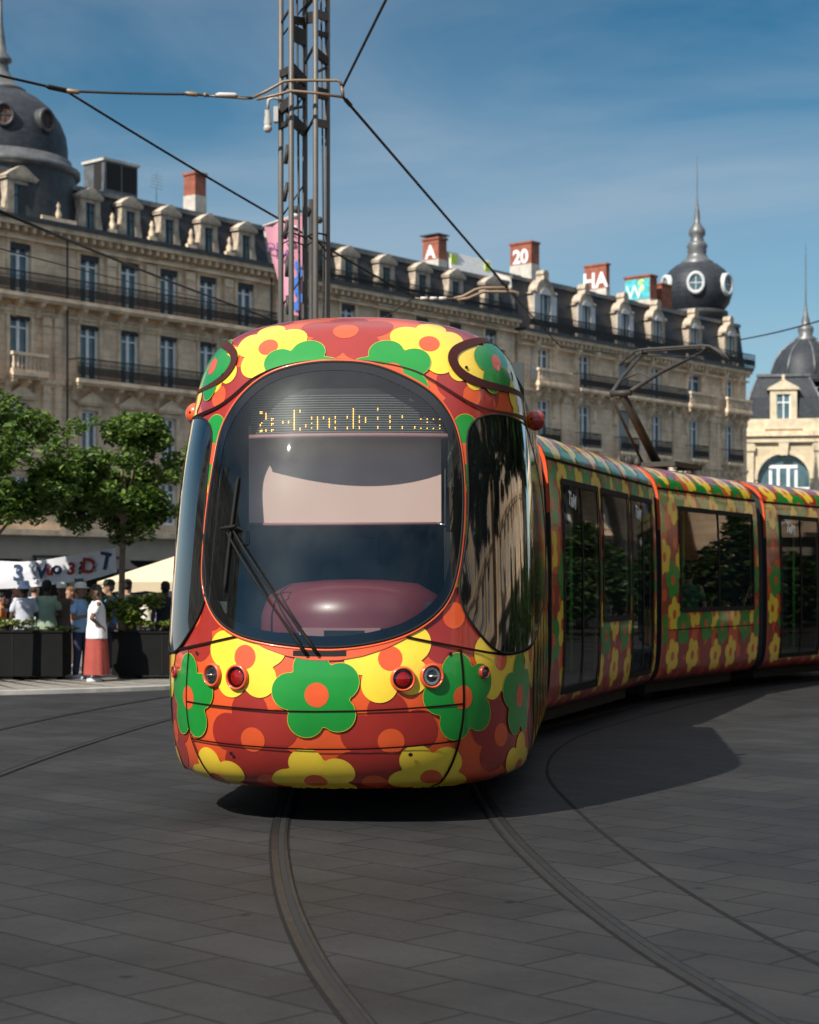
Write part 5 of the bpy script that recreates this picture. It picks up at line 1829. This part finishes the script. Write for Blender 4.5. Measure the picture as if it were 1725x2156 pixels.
# panel seams
for pts, wd in (
        ([(-1.7, 1.039), (-1.368, 1.072), (-1.055, 1.111), (-0.864, 1.139), (-0.653, 1.179), (-0.55, 1.20)], 0.016),
        ([(0.53, 1.19), (0.566, 1.18), (0.695, 1.155), (0.926, 1.113), (1.191, 1.072), (1.43, 1.052), (1.8, 1.07), (2.6, 1.155), (3.7, 1.28)], 0.016),
        ([(-1.079, 1.096), (-1.105, 0.922), (-1.128, 0.743), (-1.121, 0.619), (-1.09, 0.509), (-1.025, 0.372), (-0.948, 0.235), (-0.86, 0.1), (-0.80, 0.01)], 0.015),
        ([(0.923, 1.103), (0.945, 0.961), (0.955, 0.764), (0.944, 0.627), (0.908, 0.494), (0.871, 0.375), (0.808, 0.251), (0.73, 0.096), (0.66, 0.01)], 0.018),
        ([(-1.12, 0.739), (-0.739, 0.726), (-0.323, 0.706), (-0.052, 0.705), (0.25, 0.711), (0.534, 0.724), (0.948, 0.744)], 0.012),
        ([(-1.085, 0.482), (-0.763, 0.469), (-0.336, 0.452), (-0.063, 0.446), (0.25, 0.451), (0.527, 0.465), (0.908, 0.494)], 0.012)):
    strip(mb, cabF, pts, wd, M_LINE, OFF)
strip(mb, cabF, [(-1.9, 2.80), (-1.6, 2.788), (-1.25, 2.79), (-1.0, 2.81), (-0.856, 2.85), (-0.723, 2.931), (-0.627, 3.018), (-0.45, 3.10), (-0.25, 3.148), (0.0, 3.166)], [0.03, 0.03, 0.02, 0.012], M_LINE, OFF + 0.0002)
strip(mb, cabF, [(0.0, 3.166), (0.25, 3.145), (0.45, 3.10), (0.563, 3.064), (0.658, 3.007), (0.757, 2.952), (0.863, 2.893), (0.979, 2.842), (1.11, 2.81), (1.3, 2.80), (1.6, 2.81), (2.1, 2.83)], [0.01, 0.014, 0.025, 0.03], M_SEAM2, OFF + 0.0002)
podr = [(1.62, 3.50), (1.40, 3.50), (1.15, 3.45), (0.95, 3.368), (0.838, 3.295), (0.803, 3.229), (0.812, 3.16), (0.857, 3.098), (0.927, 3.054), (1.044, 3.02), (1.214, 3.005), (1.497, 3.01), (1.9, 3.02), (2.25, 3.03)]
strip(mb, cabF, podr, [0.06, 0.07, 0.085, 0.07, 0.05, 0.04, 0.04], M_SEAM2, OFF + 0.0004)
strip(mb, cabF, [(2.25, 3.03), (2.15, 3.2), (1.95, 3.38), (1.62, 3.50)], 0.03, M_SEAM2, OFF + 0.0006)
podl = [(-p, q) for p, q in podr]
strip(mb, cabF, podl, [0.08, 0.09, 0.07, 0.03, 0.018, 0.016], M_SEAM2, OFF + 0.0004)
strip(mb, cabF, [(-2.25, 3.03), (-2.15, 3.2), (-1.95, 3.38), (-1.62, 3.50)], 0.03, M_SEAM2, OFF + 0.0006)
for p, q, r_ in ((-.979, 1.071, .013), (.843, 1.073, .014), (-.67, .395, .015), (.552, .405, .015), (-.92, 3.09, .014), (.94, 3.13, .015), (.75, 3.6, .01)):
    polar(mb, cabF, (p, q), np.full(16, r_), M_RUB, OFF + 0.0008, 1)
# wiper slot
polar(mb, cabF, (-0.03, 1.081), np.array([1 / max(abs(math.cos(t)) / 0.175, abs(math.sin(t)) / 0.02) for t in np.arange(64) * 2 * math.pi / 64]), M_RUB, OFF + 0.001, 3)
body = mb.build('cab_body', TRAM)

# lining seen through the windscreen
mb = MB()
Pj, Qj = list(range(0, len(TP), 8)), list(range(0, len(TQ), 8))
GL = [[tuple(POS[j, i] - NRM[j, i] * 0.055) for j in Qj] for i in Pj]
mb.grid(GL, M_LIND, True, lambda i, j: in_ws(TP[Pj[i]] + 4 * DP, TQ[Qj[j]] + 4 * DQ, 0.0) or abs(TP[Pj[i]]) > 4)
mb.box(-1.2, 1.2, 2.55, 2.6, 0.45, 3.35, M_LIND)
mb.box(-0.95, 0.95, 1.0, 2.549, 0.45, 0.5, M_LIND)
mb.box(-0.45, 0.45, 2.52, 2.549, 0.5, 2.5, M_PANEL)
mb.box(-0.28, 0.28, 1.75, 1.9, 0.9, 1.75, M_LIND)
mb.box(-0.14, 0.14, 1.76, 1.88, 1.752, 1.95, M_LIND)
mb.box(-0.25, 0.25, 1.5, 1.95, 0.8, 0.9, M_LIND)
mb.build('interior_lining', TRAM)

# windscreen
mb = MB()
polar(mb, cabF, WC, WR - 0.003, M_GLASSF, 0.016, 22)
ws = mb.build('windscreen', TRAM)
mb = MB()
polar(mb, cabF, WC, WR - 0.004, M_FRIT, 0.018, 4, WR - 0.072)
th = np.arange(161) * 2 * math.pi / 160
WR2 = np.append(WR, WR[0])
mb.tube([tuple(p) for p in cabF(WC[0] + WR2 * np.cos(th), WC[1] + WR2 * np.sin(th), 0.014)], 0.010, M_RUB, 6, False)
mb.build('windscreen_border', ws)
mb = MB()
mb.tube([tuple(p) for p in cabF(WC[0] + (WR2 + 0.018) * np.cos(th), WC[1] + (WR2 + 0.018) * np.sin(th), 0.010)], 0.010, M_OR, 8, False)
mb.build('windscreen_rim', TRAM)

for sg in (1, -1):
    Fs = (lambda P, Q, off=0.0, sg=sg: cabF(np.asarray(P) * sg, Q, off))
    mb = MB()
    polar(mb, Fs, SC_, SR, M_BLKG, 0.017, 18)
    S2 = np.append(SR, SR[0])
    mb.tube([tuple(p) for p in Fs(SC_[0] + S2 * np.cos(th), SC_[1] + S2 * np.sin(th), 0.013)], 0.009, M_RUB, 6, False)
    mb.build('side_window', TRAM)

# things behind the windscreen
bow = lambda u, s0: s0 + 0.25 * u * u
mb = MB()
us = np.linspace(-0.62, 0.84, 24)
mb.grid([[(u, bow(u, .63), z) for u in us] for z in (2.62, 2.95)], M_PANEL, True)
for k in range(16):
    z = 2.655 + k * 0.0165
    mb.grid([[(u, bow(u, .627), zz) for u in us] for zz in (z, z + 0.0022)], M_LIN, True)
disp = mb.build('destination_display', TRAM)
mb = MB()
LED = [(107, (105, 117, 208, 218, 258, 268)), (120, (105, 117, 195, 255, 265)), (156, (118, 130, 142, 154, 166, 253, 265)), (205, (163, 177, 203, 215, 253, 265)), (218, (165, 205, 255)), (302, (190, 202)), (350, (190, 202)),
       (398, tuple(range(102, 266, 12))), (447, (102, 115, 248, 262)), (495, (222, 236)), (544, (160, 174, 210, 247)), (593, tuple(range(160, 264, 12))), (642, (160, 172)), (690, tuple(range(172, 250, 12))),
       (739, (158, 170, 194, 207, 245, 257)), (837, (158, 170, 244, 257)), (886, tuple(range(95, 262, 12))), (935, (156, 168, 192, 205, 242, 255)), (985, (168, 180, 192, 205)), (1083, (93, 105, 166, 180, 240, 252)),
       (1181, (154, 167, 192, 204, 240, 252)), (1279, (153, 165, 240, 252)), (1378, (238, 250)), (1427, (175, 250)), (1477, (174, 200, 250)), (1526, (174, 250)), (1577, (174, 224, 248))]
for x, ys in LED:
    for y in ys:
        u, z = 0.071 + (x - 842) * 0.000845, 2.738 - (y - 180) * 0.000845
        s_ = bow(u, .622)
        mb.lathe([(0.0036, 0), (0.003, 0.002), (0.0, 0.003)], M_LED, 8, Matrix.Translation((u, s_, z)) @ Matrix.Rotation(R(90), 4, 'X'))
mb.build('led_lettering', disp)
mb = MB()
mb.tube([(u, bow(u, .585), 2.625 + 0.02 * (u > .78)) for u in us], 0.018, M_DASHP, 8)
mb.box(0.78, 0.84, 0.70, 0.74, 2.62, 2.70, M_DASHP)
mb.grid([[(u, bow(u, .585), 2.618) for u in us], [(u, bow(u, .64), 2.618) for u in us]], M_DASHP, False)  # lid added to stop sun slipping between rail and display
mb.build('header_rail', TRAM)
mb = MB()
mb.grid([[(u, 0.87 + 0.02 * (2.6 - z), z) for u in np.linspace(-0.665, 0.69, 12)] for z in np.linspace(2.03, 2.72, 8)], M_BLIND, True)
mb.tube([(-0.665, .88, 2.03), (0.69, .88, 2.03)], 0.012, M_DASHP, 8)
mb.build('sun_blind', TRAM)
mb = MB()
mb.tube([(0.72, .86, 1.3), (0.72, .86, 2.7)], 0.008, M_POLED, 6)
mb.tube([(0.66, .84, 2.03), (0.72, .84, 2.02), (0.76, .85, 2.03)], 0.006, M_CHROME, 6)
mb.build('blind_guide', TRAM)
mb = MB()
Md = Matrix.Translation((0.07, 0.95, 1.28)) @ Matrix.Diagonal((1.0, 0.85, 1, 1))
mb.lathe([(0.66, 0.0), (0.655, 0.12), (0.60, 0.25), (0.45, 0.335), (0.2, 0.36), (0.0, 0.365)], M_DASH, 40, Md)
mb.box(-0.22, 0.33, 0.33, 0.45, 1.14, 1.315, M_DASHP)
mb.box(-0.05, 0.22, 0.322, 0.329, 1.262, 1.30, M_RUB)
mb.box(-0.9, 0.9, 0.7, 1.2, 1.06, 1.14, M_LIND)
mb.build('dashboard', TRAM)
# wiper with its two parallel arms
mb = MB()
pt = lambda p, q, o=0.05: tuple(cabF(p, q, o))
for a, b in (((-0.115, 1.075), (-0.72, 1.905)), ((-0.04, 1.075), (-0.66, 1.905))):
    k = 10
    mb.tube([pt(a[0] + (b[0] - a[0]) * i / k, a[1] + (b[1] - a[1]) * i / k, 0.035 + 0.02 * math.sin(math.pi * i / k)) for i in range(k + 1)], [0.013, 0.013, 0.011] + [0.0075] * 8, M_RUB, 8)
mb.tube([pt(-0.74, 1.91, 0.06), pt(-0.62, 1.925, 0.06)], 0.013, M_RUB, 6)
mb.tube([pt(-0.62, 1.92, 0.05), pt(-0.56, 1.90, 0.05), pt(-0.55, 1.82, 0.04), pt(-0.60, 1.80, 0.04)], 0.005, M_RUB, 6)
mb.tube([pt(-0.69 + 0.065 * (i / 14) ** 1.2 - 0.02, 1.48 + 0.80 * i / 14, 0.03) for i in range(15)], [0.006] + [0.013] * 13 + [0.006], M_RUB, 6)
mb.build('wiper', TRAM)


def lamp(name, p, q, r_, kind):
    P0 = Vector(cabF(p, q, OFF))
    n_ = (Vector(cabF(p, q, 0.05)) - P0).normalized()
    M = Matrix.Translation(P0) @ n_.to_track_quat('Z', 'X').to_matrix().to_4x4()
    s = MB()
    s.lathe([(r_ * 1.28, -0.004), (r_ * 1.24, 0.012), (r_ * 1.12, 0.022), (r_ * 1.02, 0.018), (r_, 0.004)], M_OR if kind != 'small' else M_MA, 32, M)
    o = s.build(name, TRAM)
    b = MB()
    if kind == 'head':
        b.lathe([(r_, 0.003), (r_ * 0.7, 0.0015), (0, 0.001)], M_PANEL, 28, M)
        b.lathe([(r_ * 0.85, 0.003), (r_ * 0.6, 0.0028)], M_CHROME, 28, M)
        up = M.to_3x3() @ Vector((0, 0, 1))
        Mz = Matrix.Translation(P0 + n_ * 0.006) @ Matrix(((1, 0, 0, 0), (0, 1, 0, 0), (0, 0, 1, 0), (0, 0, 0, 1)))
        b.tube([P0 + n_ * 0.007 + Vector((-r_ * 0.8, 0, 0)), P0 + n_ * 0.009, P0 + n_ * 0.007 + Vector((r_ * 0.8, 0, 0))], [0.003, 0.006, 0.003], M_CHROME, 8)
        b.ball(P0 + n_ * 0.008, 0.011, M_CHROME, 10)
    else:
        b.lathe([(r_, 0.003), (0, 0.001)], M_RUB, 28, M)
        b.lathe([(r_ * 0.72, 0.003), (r_ * 0.6, 0.009), (0, 0.012)], M_REDL if kind == 'tail' else M_ZINC, 28, M)
    b.build('reflector', o)
    g = MB()
    g.lathe([(r_ * 1.01, 0.010), (r_ * 0.8, 0.016), (r_ * 0.4, 0.020), (0, 0.021)], M_LENS if kind != 'tail' else M_REDG, 28, M)
    g.build('lens', o)


M_REDG = glass('red_glass', (0.85, 0.25, 0.25), 1.0, 0.03, 1.5)
lamp('headlight', -.806, .93, 0.063, 'head'); lamp('headlight', .707, .932, 0.066, 'head')
lamp('tail_light', -.596, .92, 0.068, 'tail'); lamp('tail_light', .512, .916, 0.066, 'tail')
lamp('side_lamp', 1.131, .947, 0.034, 'small'); lamp('side_lamp', -1.33, .93, 0.034, 'small')
for sg, sl in ((1, 2.6), (-1, 1.8)):
    s = MB()
    c = Vector((sg * (1.29 if sg > 0 else 1.25), sl, 2.90))
    s.ball(c, 0.078, M_MA if sg > 0 else M_OR, 20, (1.0, 1, 1.06))
    s.tube([c - Vector((sg * 0.13, -0.02, 0.02)), c], 0.05, M_OR, 12)
    s.ball(c + Vector((-0.03, -0.072, 0.005)), 0.009, M_RUB, 8)
    s.build('camera_pod', TRAM)

# ---- trailing modules
MP = [(1.12, .30), (1.22, .34), (1.275, .5), (1.30, .8), (1.305, 1.2), (1.305, 1.7), (1.295, 2.2), (1.275, 2.6), (1.255, 2.85), (1.22, 2.98), (1.14, 3.10), (1.0, 3.19), (.78, 3.25), (.45, 3.29), (0, 3.305)]
_pp = np.array(MP)
_sg = np.concatenate([[0], np.cumsum(np.hypot(*np.diff(_pp, axis=0).T))])
_q = np.linspace(0, _sg[-1], 300)
MU, MZ = np.interp(_q, _sg, _pp[:, 0]), np.interp(_q, _sg, _pp[:, 1])
for _ in range(60):
    MU[1:-1] = (MU[:-2] + 2 * MU[1:-1] + MU[2:]) / 4
    MZ[1:-1] = (MZ[:-2] + 2 * MZ[1:-1] + MZ[2:]) / 4
_du, _dz = np.gradient(MU), np.gradient(MZ)
_ln = np.hypot(_du, _dz)
MNU, MNZ = _dz / _ln, -_du / _ln
QEND = _q[-1]
zq = lambda z: float(np.interp(z, MZ[:260], _q[:260]))


def modF(sg):
    def F(P, Q, off=0.0):
        P, Q = np.asarray(P, float), np.asarray(Q, float)
        u = np.interp(Q, _q, MU) + np.interp(Q, _q, MNU) * off
        z = np.interp(Q, _q, MZ) + np.interp(Q, _q, MNZ) * off
        return np.stack([sg * u, P, z], axis=-1)
    return F


def tl(x, y):
    dx, dy = x - NX, y - NY
    return (dx * math.cos(TH) - dy * math.sin(TH), dx * math.sin(TH) + dy * math.cos(TH))


def module(x, y, head, length, ops, phase):
    """one articulated body section; (x, y) is its near right corner"""
    h = R(head)
    cx, cy = x - 1.305 * math.cos(h), y + 1.305 * math.sin(h)
    lx, ly = tl(cx, cy)
    root = inst('car_body', None, TRAM, (lx, ly, 0), -(h - TH)) if False else None
    mb = MB()
    qs = sorted(set([round(v, 4) for v in np.linspace(0, QEND, 46)] + [round(zq(v), 4) for o in ops for v in (o[2], o[3])]))
    ls = sorted(set([round(v, 4) for v in np.linspace(0, length, int(length / 0.3) + 1)] + [round(v, 4) for o in ops for v in (o[0], o[1])]))
    hole = lambda l, q: any(o[0] < l < o[1] and zq(o[2]) < q < zq(o[3]) for o in ops)
    lin = MB()
    for sg in (1, -1):
        F = modF(sg)
        LL, QQ = np.meshgrid(ls, qs, indexing='ij')
        V = F(LL, QQ)
        sk = lambda i, j: hole((ls[i] + ls[i + 1]) / 2, (qs[j] + qs[j + 1]) / 2)
        mb.grid([[tuple(p) for p in r_] for r_ in V], M_OR, True, sk, flip=sg < 0)
        V2 = F(LL, QQ, -0.05)
        lin.grid([[tuple(p) for p in r_] for r_ in V2], M_LIN, True, sk, flip=sg > 0)
        i_ = 0
        zr = [(.38, 'M', .42), (.62, 'Y', 0), (.40, 'M', 0.0), (.86, 'M', .42), (1.03, 'G', .42), (1.22, 'Y', 0), (1.5, 'M', .42), (1.7, 'G', 0), (1.97, 'Y', .42), (2.2, 'M', 0), (2.45, 'G', .42), (2.68, 'Y', 0), (2.86, 'M', .42)]
        rows = [(zq(z), c, o) for z, c, o in zr] + [(QEND - 1.42, 'G', .42), (QEND - 1.15, 'Y', 0), (QEND - .88, 'M', .42), (QEND - .62, 'G', 0), (QEND - .35, 'Y', .42), (QEND - .08, 'M', 0)]
        rows.sort(key=lambda r_: 'MYG'.index(r_[1]))
        for q, c, o in rows:
            k = 0
            while True:
                l = phase + o + k * 0.85 - 0.85
                k += 1
                if l > length + 0.3: break
                i_ += 1
                Rr = {'M': 0.335, 'Y': 0.25, 'G': 0.27}[c]
                flower(mb, F, l + 0.10 * math.sin(i_ * 2.7), q + 0.03 * math.sin(i_ * 1.9), c, 90 + (37 * i_) % 30, Rr, 0.0010 + i_ * 0.00003, 50, 8, lambda p_, q_: 0.02 < p_ < length - 0.02 and 0.01 < q_ < QEND - 0.005 and not hole(p_, q_))
        for z in (2.9,):
            strip(mb, F, [(0.0, zq(z)), (length, zq(z))], 0.035, M_LINE, 0.0070, 0.3)
        strip(mb, F, [(0.012, zq(.32)), (0.012, QEND - .05)], 0.02, M_OR, 0.0068, 0.05)
        strip(mb, F, [(0.3, zq(1.0)), (length - 0.3, zq(1.0))], 0.012, M_LINE, 0.0072, 0.3) if len(ops) == 1 else None
    # ends and floor
    for l in (0.0, length):
        ring = [(float(u), l, float(z)) for u, z in zip(MU[::6], MZ[::6])] + [(-float(u), l, float(z)) for u, z in zip(MU[::-6], MZ[::-6])]
        mb.poly(ring, M_BELL)
        e_ = 1 if l > 0 else -1
        inn = [(x_ * 0.975, l + e_ * 0.003, 1.75 + (z_ - 1.75) * 0.975) for x_, _, z_ in ring]
        k_ = [i for i, q_ in enumerate(ring) if q_[2] > 2.35]  # edge drawn orange only where sun would catch it; shaded lower part omitted
        inn = [inn[i] for i in k_]
        out_ = [(ring[i][0], l + e_ * 0.003, ring[i][2]) for i in k_]
        mb.grid([out_, inn], M_OR, False)
    mb.poly([(-MU[0], 0, MZ[0]), (MU[0], 0, MZ[0]), (MU[0], length, MZ[0]), (-MU[0], length, MZ[0])], M_UNDER)
    o = mb.build('car_body', TRAM, (lx, ly, 0), -(h - TH))
    lin.box(-1.2, 1.2, 0.05, length - 0.05, 0.42, 0.45, M_ZINC)
    for l in (0.06, length - 0.07):
        for sx in (-1, 1): lin.box(*sorted((sx * 0.65, sx * 1.2)), l, l + 0.01, 0.45, 2.9, M_LIND)
    lin.build('interior_lining', o)
    for sg in (1, -1):
        F = modF(sg)
        for (a, b, z0, z1, kind) in ops:
            q0, q1 = zq(z0), zq(z1)
            nm = 'door' if kind == 'door' else 'window'
            fm = MB()
            fw = 0.045
            for pa, pb in (((a, q0), (a, q1)), ((b, q0), (b, q1))):
                s_ = 1 if pa[0] == a else -1
                strip(fm, F, [(pa[0] + s_ * fw * .3, pa[1] - .02), (pb[0] + s_ * fw * .3, pb[1] + .02)], fw * 1.5, M_RUB, 0.017, 0.1)
            for qq, s_ in ((q0, 1), (q1, -1)):
                strip(fm, F, [(a, qq + s_ * fw * .3), (b, qq + s_ * fw * .3)], fw * 1.5, M_RUB, 0.0172, 0.2)
            mids = [(a + b) / 2] if kind in ('door', 'wide') else []
            for m_ in mids: strip(fm, F, [(m_, q0), (m_, q1)], 0.05, M_RUB, 0.0168, 0.1)
            w_ = fm.build(nm, o)
            cells = [a] + mids + [b]
            for c0, c1 in zip(cells, cells[1:]):
                g = MB()
                LL, QQ = np.meshgrid([c0 + .01, c1 - .01], np.linspace(q0 + .005, q1 - .005, 14), indexing='ij')
                g.grid([[tuple(p) for p in r_] for r_ in F(LL, QQ, 0.008)], M_GLASST, True, None, flip=sg < 0)
                if kind == 'door' and c0 == a and sg > 0:
                    Mt = Matrix.Translation(tuple(F(c0 + 0.42, q1 - 0.26, 0.014))) @ Matrix.Rotation(R(90), 4, 'Z') @ Matrix.Rotation(R(90), 4, 'X') @ Matrix.Rotation(R(-8), 4, 'Z')
                    text_into(g, 'TaM', 0.2, M_WHITEP, Mt, 0.001, 0.006)
                g.build('pane', w_)
    # handrails and seats
    for i in range(int(length / 1.2)):
        l = 0.7 + i * 1.25
        hr = MB()
        hr.tube([(0.45, l, 0.45), (0.45, l, 3.0)], 0.02, M_POLEG, 8)
        hr.build('handrail', o)
        st_ = MB()
        st_.box(-1.1, -0.65, l + 0.2, l + 0.65, 0.85, 0.95, M_LIND); st_.box(-1.1, -0.65, l + 0.62, l + 0.7, 0.95, 1.5, M_LIND)
        if kind != 'door' or len(ops) == 1:
            st_.box(0.6, 1.1, l + 0.2, l + 0.65, 0.75, 0.85, M_LIND); st_.box(0.6, 1.1, l + 0.62, l + 0.7, 0.85, 1.35, M_LIND)
        st_.build('seat', o)
    u_ = MB()
    u_.box(-0.95, 0.95, 0.3, length - 0.3, 0.14, 0.298, M_UNDER)
    u_.build('underframe', o)
    return o, (lx, ly, -(h - TH))


DOOR = lambda a, b: (a, b, 0.48, 2.70, 'door')
m2, f2 = module(1.44, 18.3, 18.5, 5.7, [DOOR(0.52, 2.25), (2.42, 3.94, 1.2, 2.70, 'plain'), DOOR(4.08, 5.45)], 0.55)
m3, f3 = module(3.36, 24.05, 28.6, 4.2, [(0.71, 3.94, 1.25, 2.67, 'wide')], 0.45)
m4, f4 = module(5.56, 28.05, 34, 5.7, [DOOR(0.55, 2.2), (2.4, 3.9, 1.2, 2.7, 'plain'), DOOR(4.05, 5.4)], 0.3)


def gangway(A, B):
    """folded bellows between two end frames: each (origin x, y, rotation, distance along)"""
    def fr(f, l):
        M = Matrix.Translation((f[0], f[1], 0)) @ Matrix.Rotation(f[2], 4, 'Z')
        return lambda u, z: M @ Vector((u, l, z))
    fa, fb = fr(*A), fr(*B)
    ring = [(float(u), float(z)) for u, z in zip(MU[::8], MZ[::8])]
    ring = ring + [(-u, z) for u, z in ring[::-1]]
    rows = []
    for k in range(9):
        t = k / 8
        sc = 0.955 if k % 2 else 0.925
        rows.append([fa(u * sc, 0.42 + (z - .42) * sc).lerp(fb(u * sc, 0.42 + (z - .42) * sc), t) for u, z in ring + ring[:1]])
    s = MB()
    s.grid(rows, M_BELL, False)
    s.build('gangway', TRAM)


gangway(((0, 0, 0), S_END - 0.02), (f2, 0.02))
gangway((f2, 5.68), (f3, 0.02))
gangway((f3, 4.18), (f4, 0.02))

# bogies
for par, l0 in ((TRAM, 2.6), (m3, 0.9)):
    s = MB()
    s.box(-0.85, 0.85, l0 - 0.3, l0 + 2.3, 0.18, 0.28, M_UNDER)
    b = s.build('bogie', par)
    for l in (l0, l0 + 1.8):
        for sx in (-1, 1):
            q = MB()
            q.lathe([(0.0, -0.06), (0.27, -0.06), (0.29, -0.03), (0.265, 0.0), (0.265, 0.06), (0.0, 0.06)], M_RAIL, 24, Matrix.Translation((sx * 0.7, l, 0.275)) @ Matrix.Rotation(R(90), 4, 'Y'))
            q.build('wheel', b)

# pantograph on the second section behind the cab
pan = MB()
pan.box(-0.5, 0.5, 2.7, 3.9, 3.38, 3.45, M_POLED)
for x in (-0.42, 0.42):
    for l in (2.8, 3.8): pan.lathe([(0.05, 3.28), (0.08, 3.31), (0.05, 3.34), (0.08, 3.36), (0.05, 3.38)], M_INSUL, 10, Matrix.Translation((x, l, 0)))
po = pan.build('pantograph', m3)
s = MB()
s.tube([(0, 3.3, 3.45), (0, 1.84, 4.40)], [0.075, 0.06], M_POLED, 10)
s.tube([(-0.16, 3.1, 3.45), (-0.14, 1.80, 4.33)], 0.022, M_POLED, 8)
s.build('lower_arm', po)
s = MB()
s.tube([(-0.16, 1.80, 4.40), (0.16, 1.80, 4.40)], 0.045, M_POLED, 8)
for sx in (-1, 1): s.tube([(sx * 0.14, 1.82, 4.42), (sx * 0.28, 2.6, 4.75), (sx * 0.52, 4.0, 5.24)], [0.035, 0.03, 0.024], M_POLED, 8)
s.tube([(-0.24, 2.4, 4.66), (0, 2.55, 4.78), (0.24, 2.4, 4.66)], 0.014, M_POLED, 6)
s.build('upper_arm', po)
s = MB()
for l in (3.92, 4.14):
    s.tube([(-0.86, l, 5.08), (-0.78, l, 5.18), (-0.62, l, 5.29), (-0.5, l, 5.31), (0.5, l, 5.31), (0.62, l, 5.29), (0.78, l, 5.18), (0.86, l, 5.08)], 0.022, M_POLED, 8)
for sx in (-1, 1): s.tube([(sx * 0.52, 3.9, 5.27), (sx * 0.52, 4.16, 5.27)], 0.03, M_POLED, 8)
s.build('collector_head', po)
s = MB()
s.box(-0.4, 0.2, 4.0, 4.1, 3.28, 3.42, M_CCTV)
s.build('roof_box', m3)
for i in range(4):
    s = MB()
    s.lathe([(0.0, 0), (0.05, 0), (0.06, 0.04), (0.04, 0.08), (0.02, 0.14), (0, 0.14)], M_POLED, 8, Matrix.Translation((0.5 + 0.1 * (i % 2), 0.5 + i * 0.14, 3.27)))
    s.build('insulator', m3)


def inside(f, u, l, z):
    M = Matrix.Translation((NX, NY, 0)) @ Matrix.Rotation(-TH, 4, 'Z') @ Matrix.Translation((f[0], f[1], 0)) @ Matrix.Rotation(f[2], 4, 'Z')
    return M @ Vector((u, l, z)), f[2] - TH


p, a = inside(f3, 0.80, 1.35, 0.66)
person(p, a, 1.68, 'passenger in a dark jacket seated at the wide tram window', 'fair', (0.06, 0.07, 0.10), (0.02, 0.02, 0.03), seated=True, arms=('down', 'front'), group='tram passengers', sleeves='long')
p, a = inside(f3, 0.78, 2.5, 0.66)
person(p, a + R(180), 1.62, 'passenger in a dark green top seated behind the wide tram window', 'fair', (0.05, 0.14, 0.08), (0.25, 0.22, 0.2), seated=True, arms=('front', 'front'), group='tram passengers')
p, a = inside(f4, 0.75, 1.15, 0.452)
person(p, a + R(90), 1.70, 'standing passenger in black seen through the last tram door', 'dark', (0.012, 0.012, 0.014), (0.02, 0.02, 0.022), arms=('down', 'down'), group='tram passengers', sleeves='long')
p, a = inside(f4, 0.55, 1.75, 0.452)
person(p, a + R(60), 1.66, 'standing passenger in a dark maroon top seen through the last tram door', 'brown', (0.09, 0.025, 0.025), (0.02, 0.02, 0.022), arms=('down', 'down'), group='tram passengers')

# ---------------------------------------------------------------- the other side of the square, mirrored in the tram's glass
for y_, lab in ((10, 'stone building on the unseen right side of the square, mirrored in the cab glass'), (36, 'stone building farther along the unseen right side, mirrored in the wide tram window'), (63, 'farthest stone building on the unseen right side, mirrored in the tram doors')):
    RB = copy_tree(B2)
    RB['label'] = lab
    RB.location = Vector((30, y_, 0)) - Matrix.Rotation(R(-90), 3, 'Z') @ Vector((31, 0, 0))
    RB.rotation_euler = (0, 0, R(-90))
for y_, lab in ((4, 'stone building on the unseen left side of the square, mirrored in the left cab glass'), (29, 'second stone building on the unseen left side, mirrored in the left cab glass')):
    RB = copy_tree(B2)
    RB['label'] = lab
    RB.location = Vector((-46, y_, 0)) - Matrix.Rotation(R(90), 3, 'Z') @ Vector((31, 0, 0))
    RB.rotation_euler = (0, 0, R(90))
BS = shrub((17, 30, 0), (1.7, 1.3, 3.4), 5200, 0.13, 'tall clipped bush in the unseen hedge right of the tram, mirrored in its windows', M_LEAFD, 31)
BS['group'] = 'mirrored hedge bushes'
for k_ in range(10):
    c = BS if k_ == 0 else copy_tree(BS)
    c.location = (16.5 + 0.12 * k_ + 0.4 * (k_ % 2), 25 + 4.3 * k_, 0); c.rotation_euler = (0, 0, k_ * 1.7)
BT = None
for x_, y_, k_ in ((20, 30, 2.9), (19, 36, 3.0), (21, 42, 3.1), (20, 48, 2.9), (23, 54, 3.1), (22, 23, 2.8), (25, 60, 3.2), (27, 67, 3.2), (19, 15, 2.6), (21, 7, 2.7)):
    if BT is None:
        BT = tree((x_, y_, 0), 2.2, ((0, 0, 3.4), (1.3, 1.2, 1.3)), 'tall plane tree in the unseen row right of the tram, mirrored in its flank', 'mirrored plane trees', 21, 7000, 0.1, lm=M_LEAFD)
        c = BT
    else:
        c = copy_tree(BT)
    c.location = (x_, y_, 0); c.scale = (k_,) * 3; c.rotation_euler = (0, 0, x_ * y_)
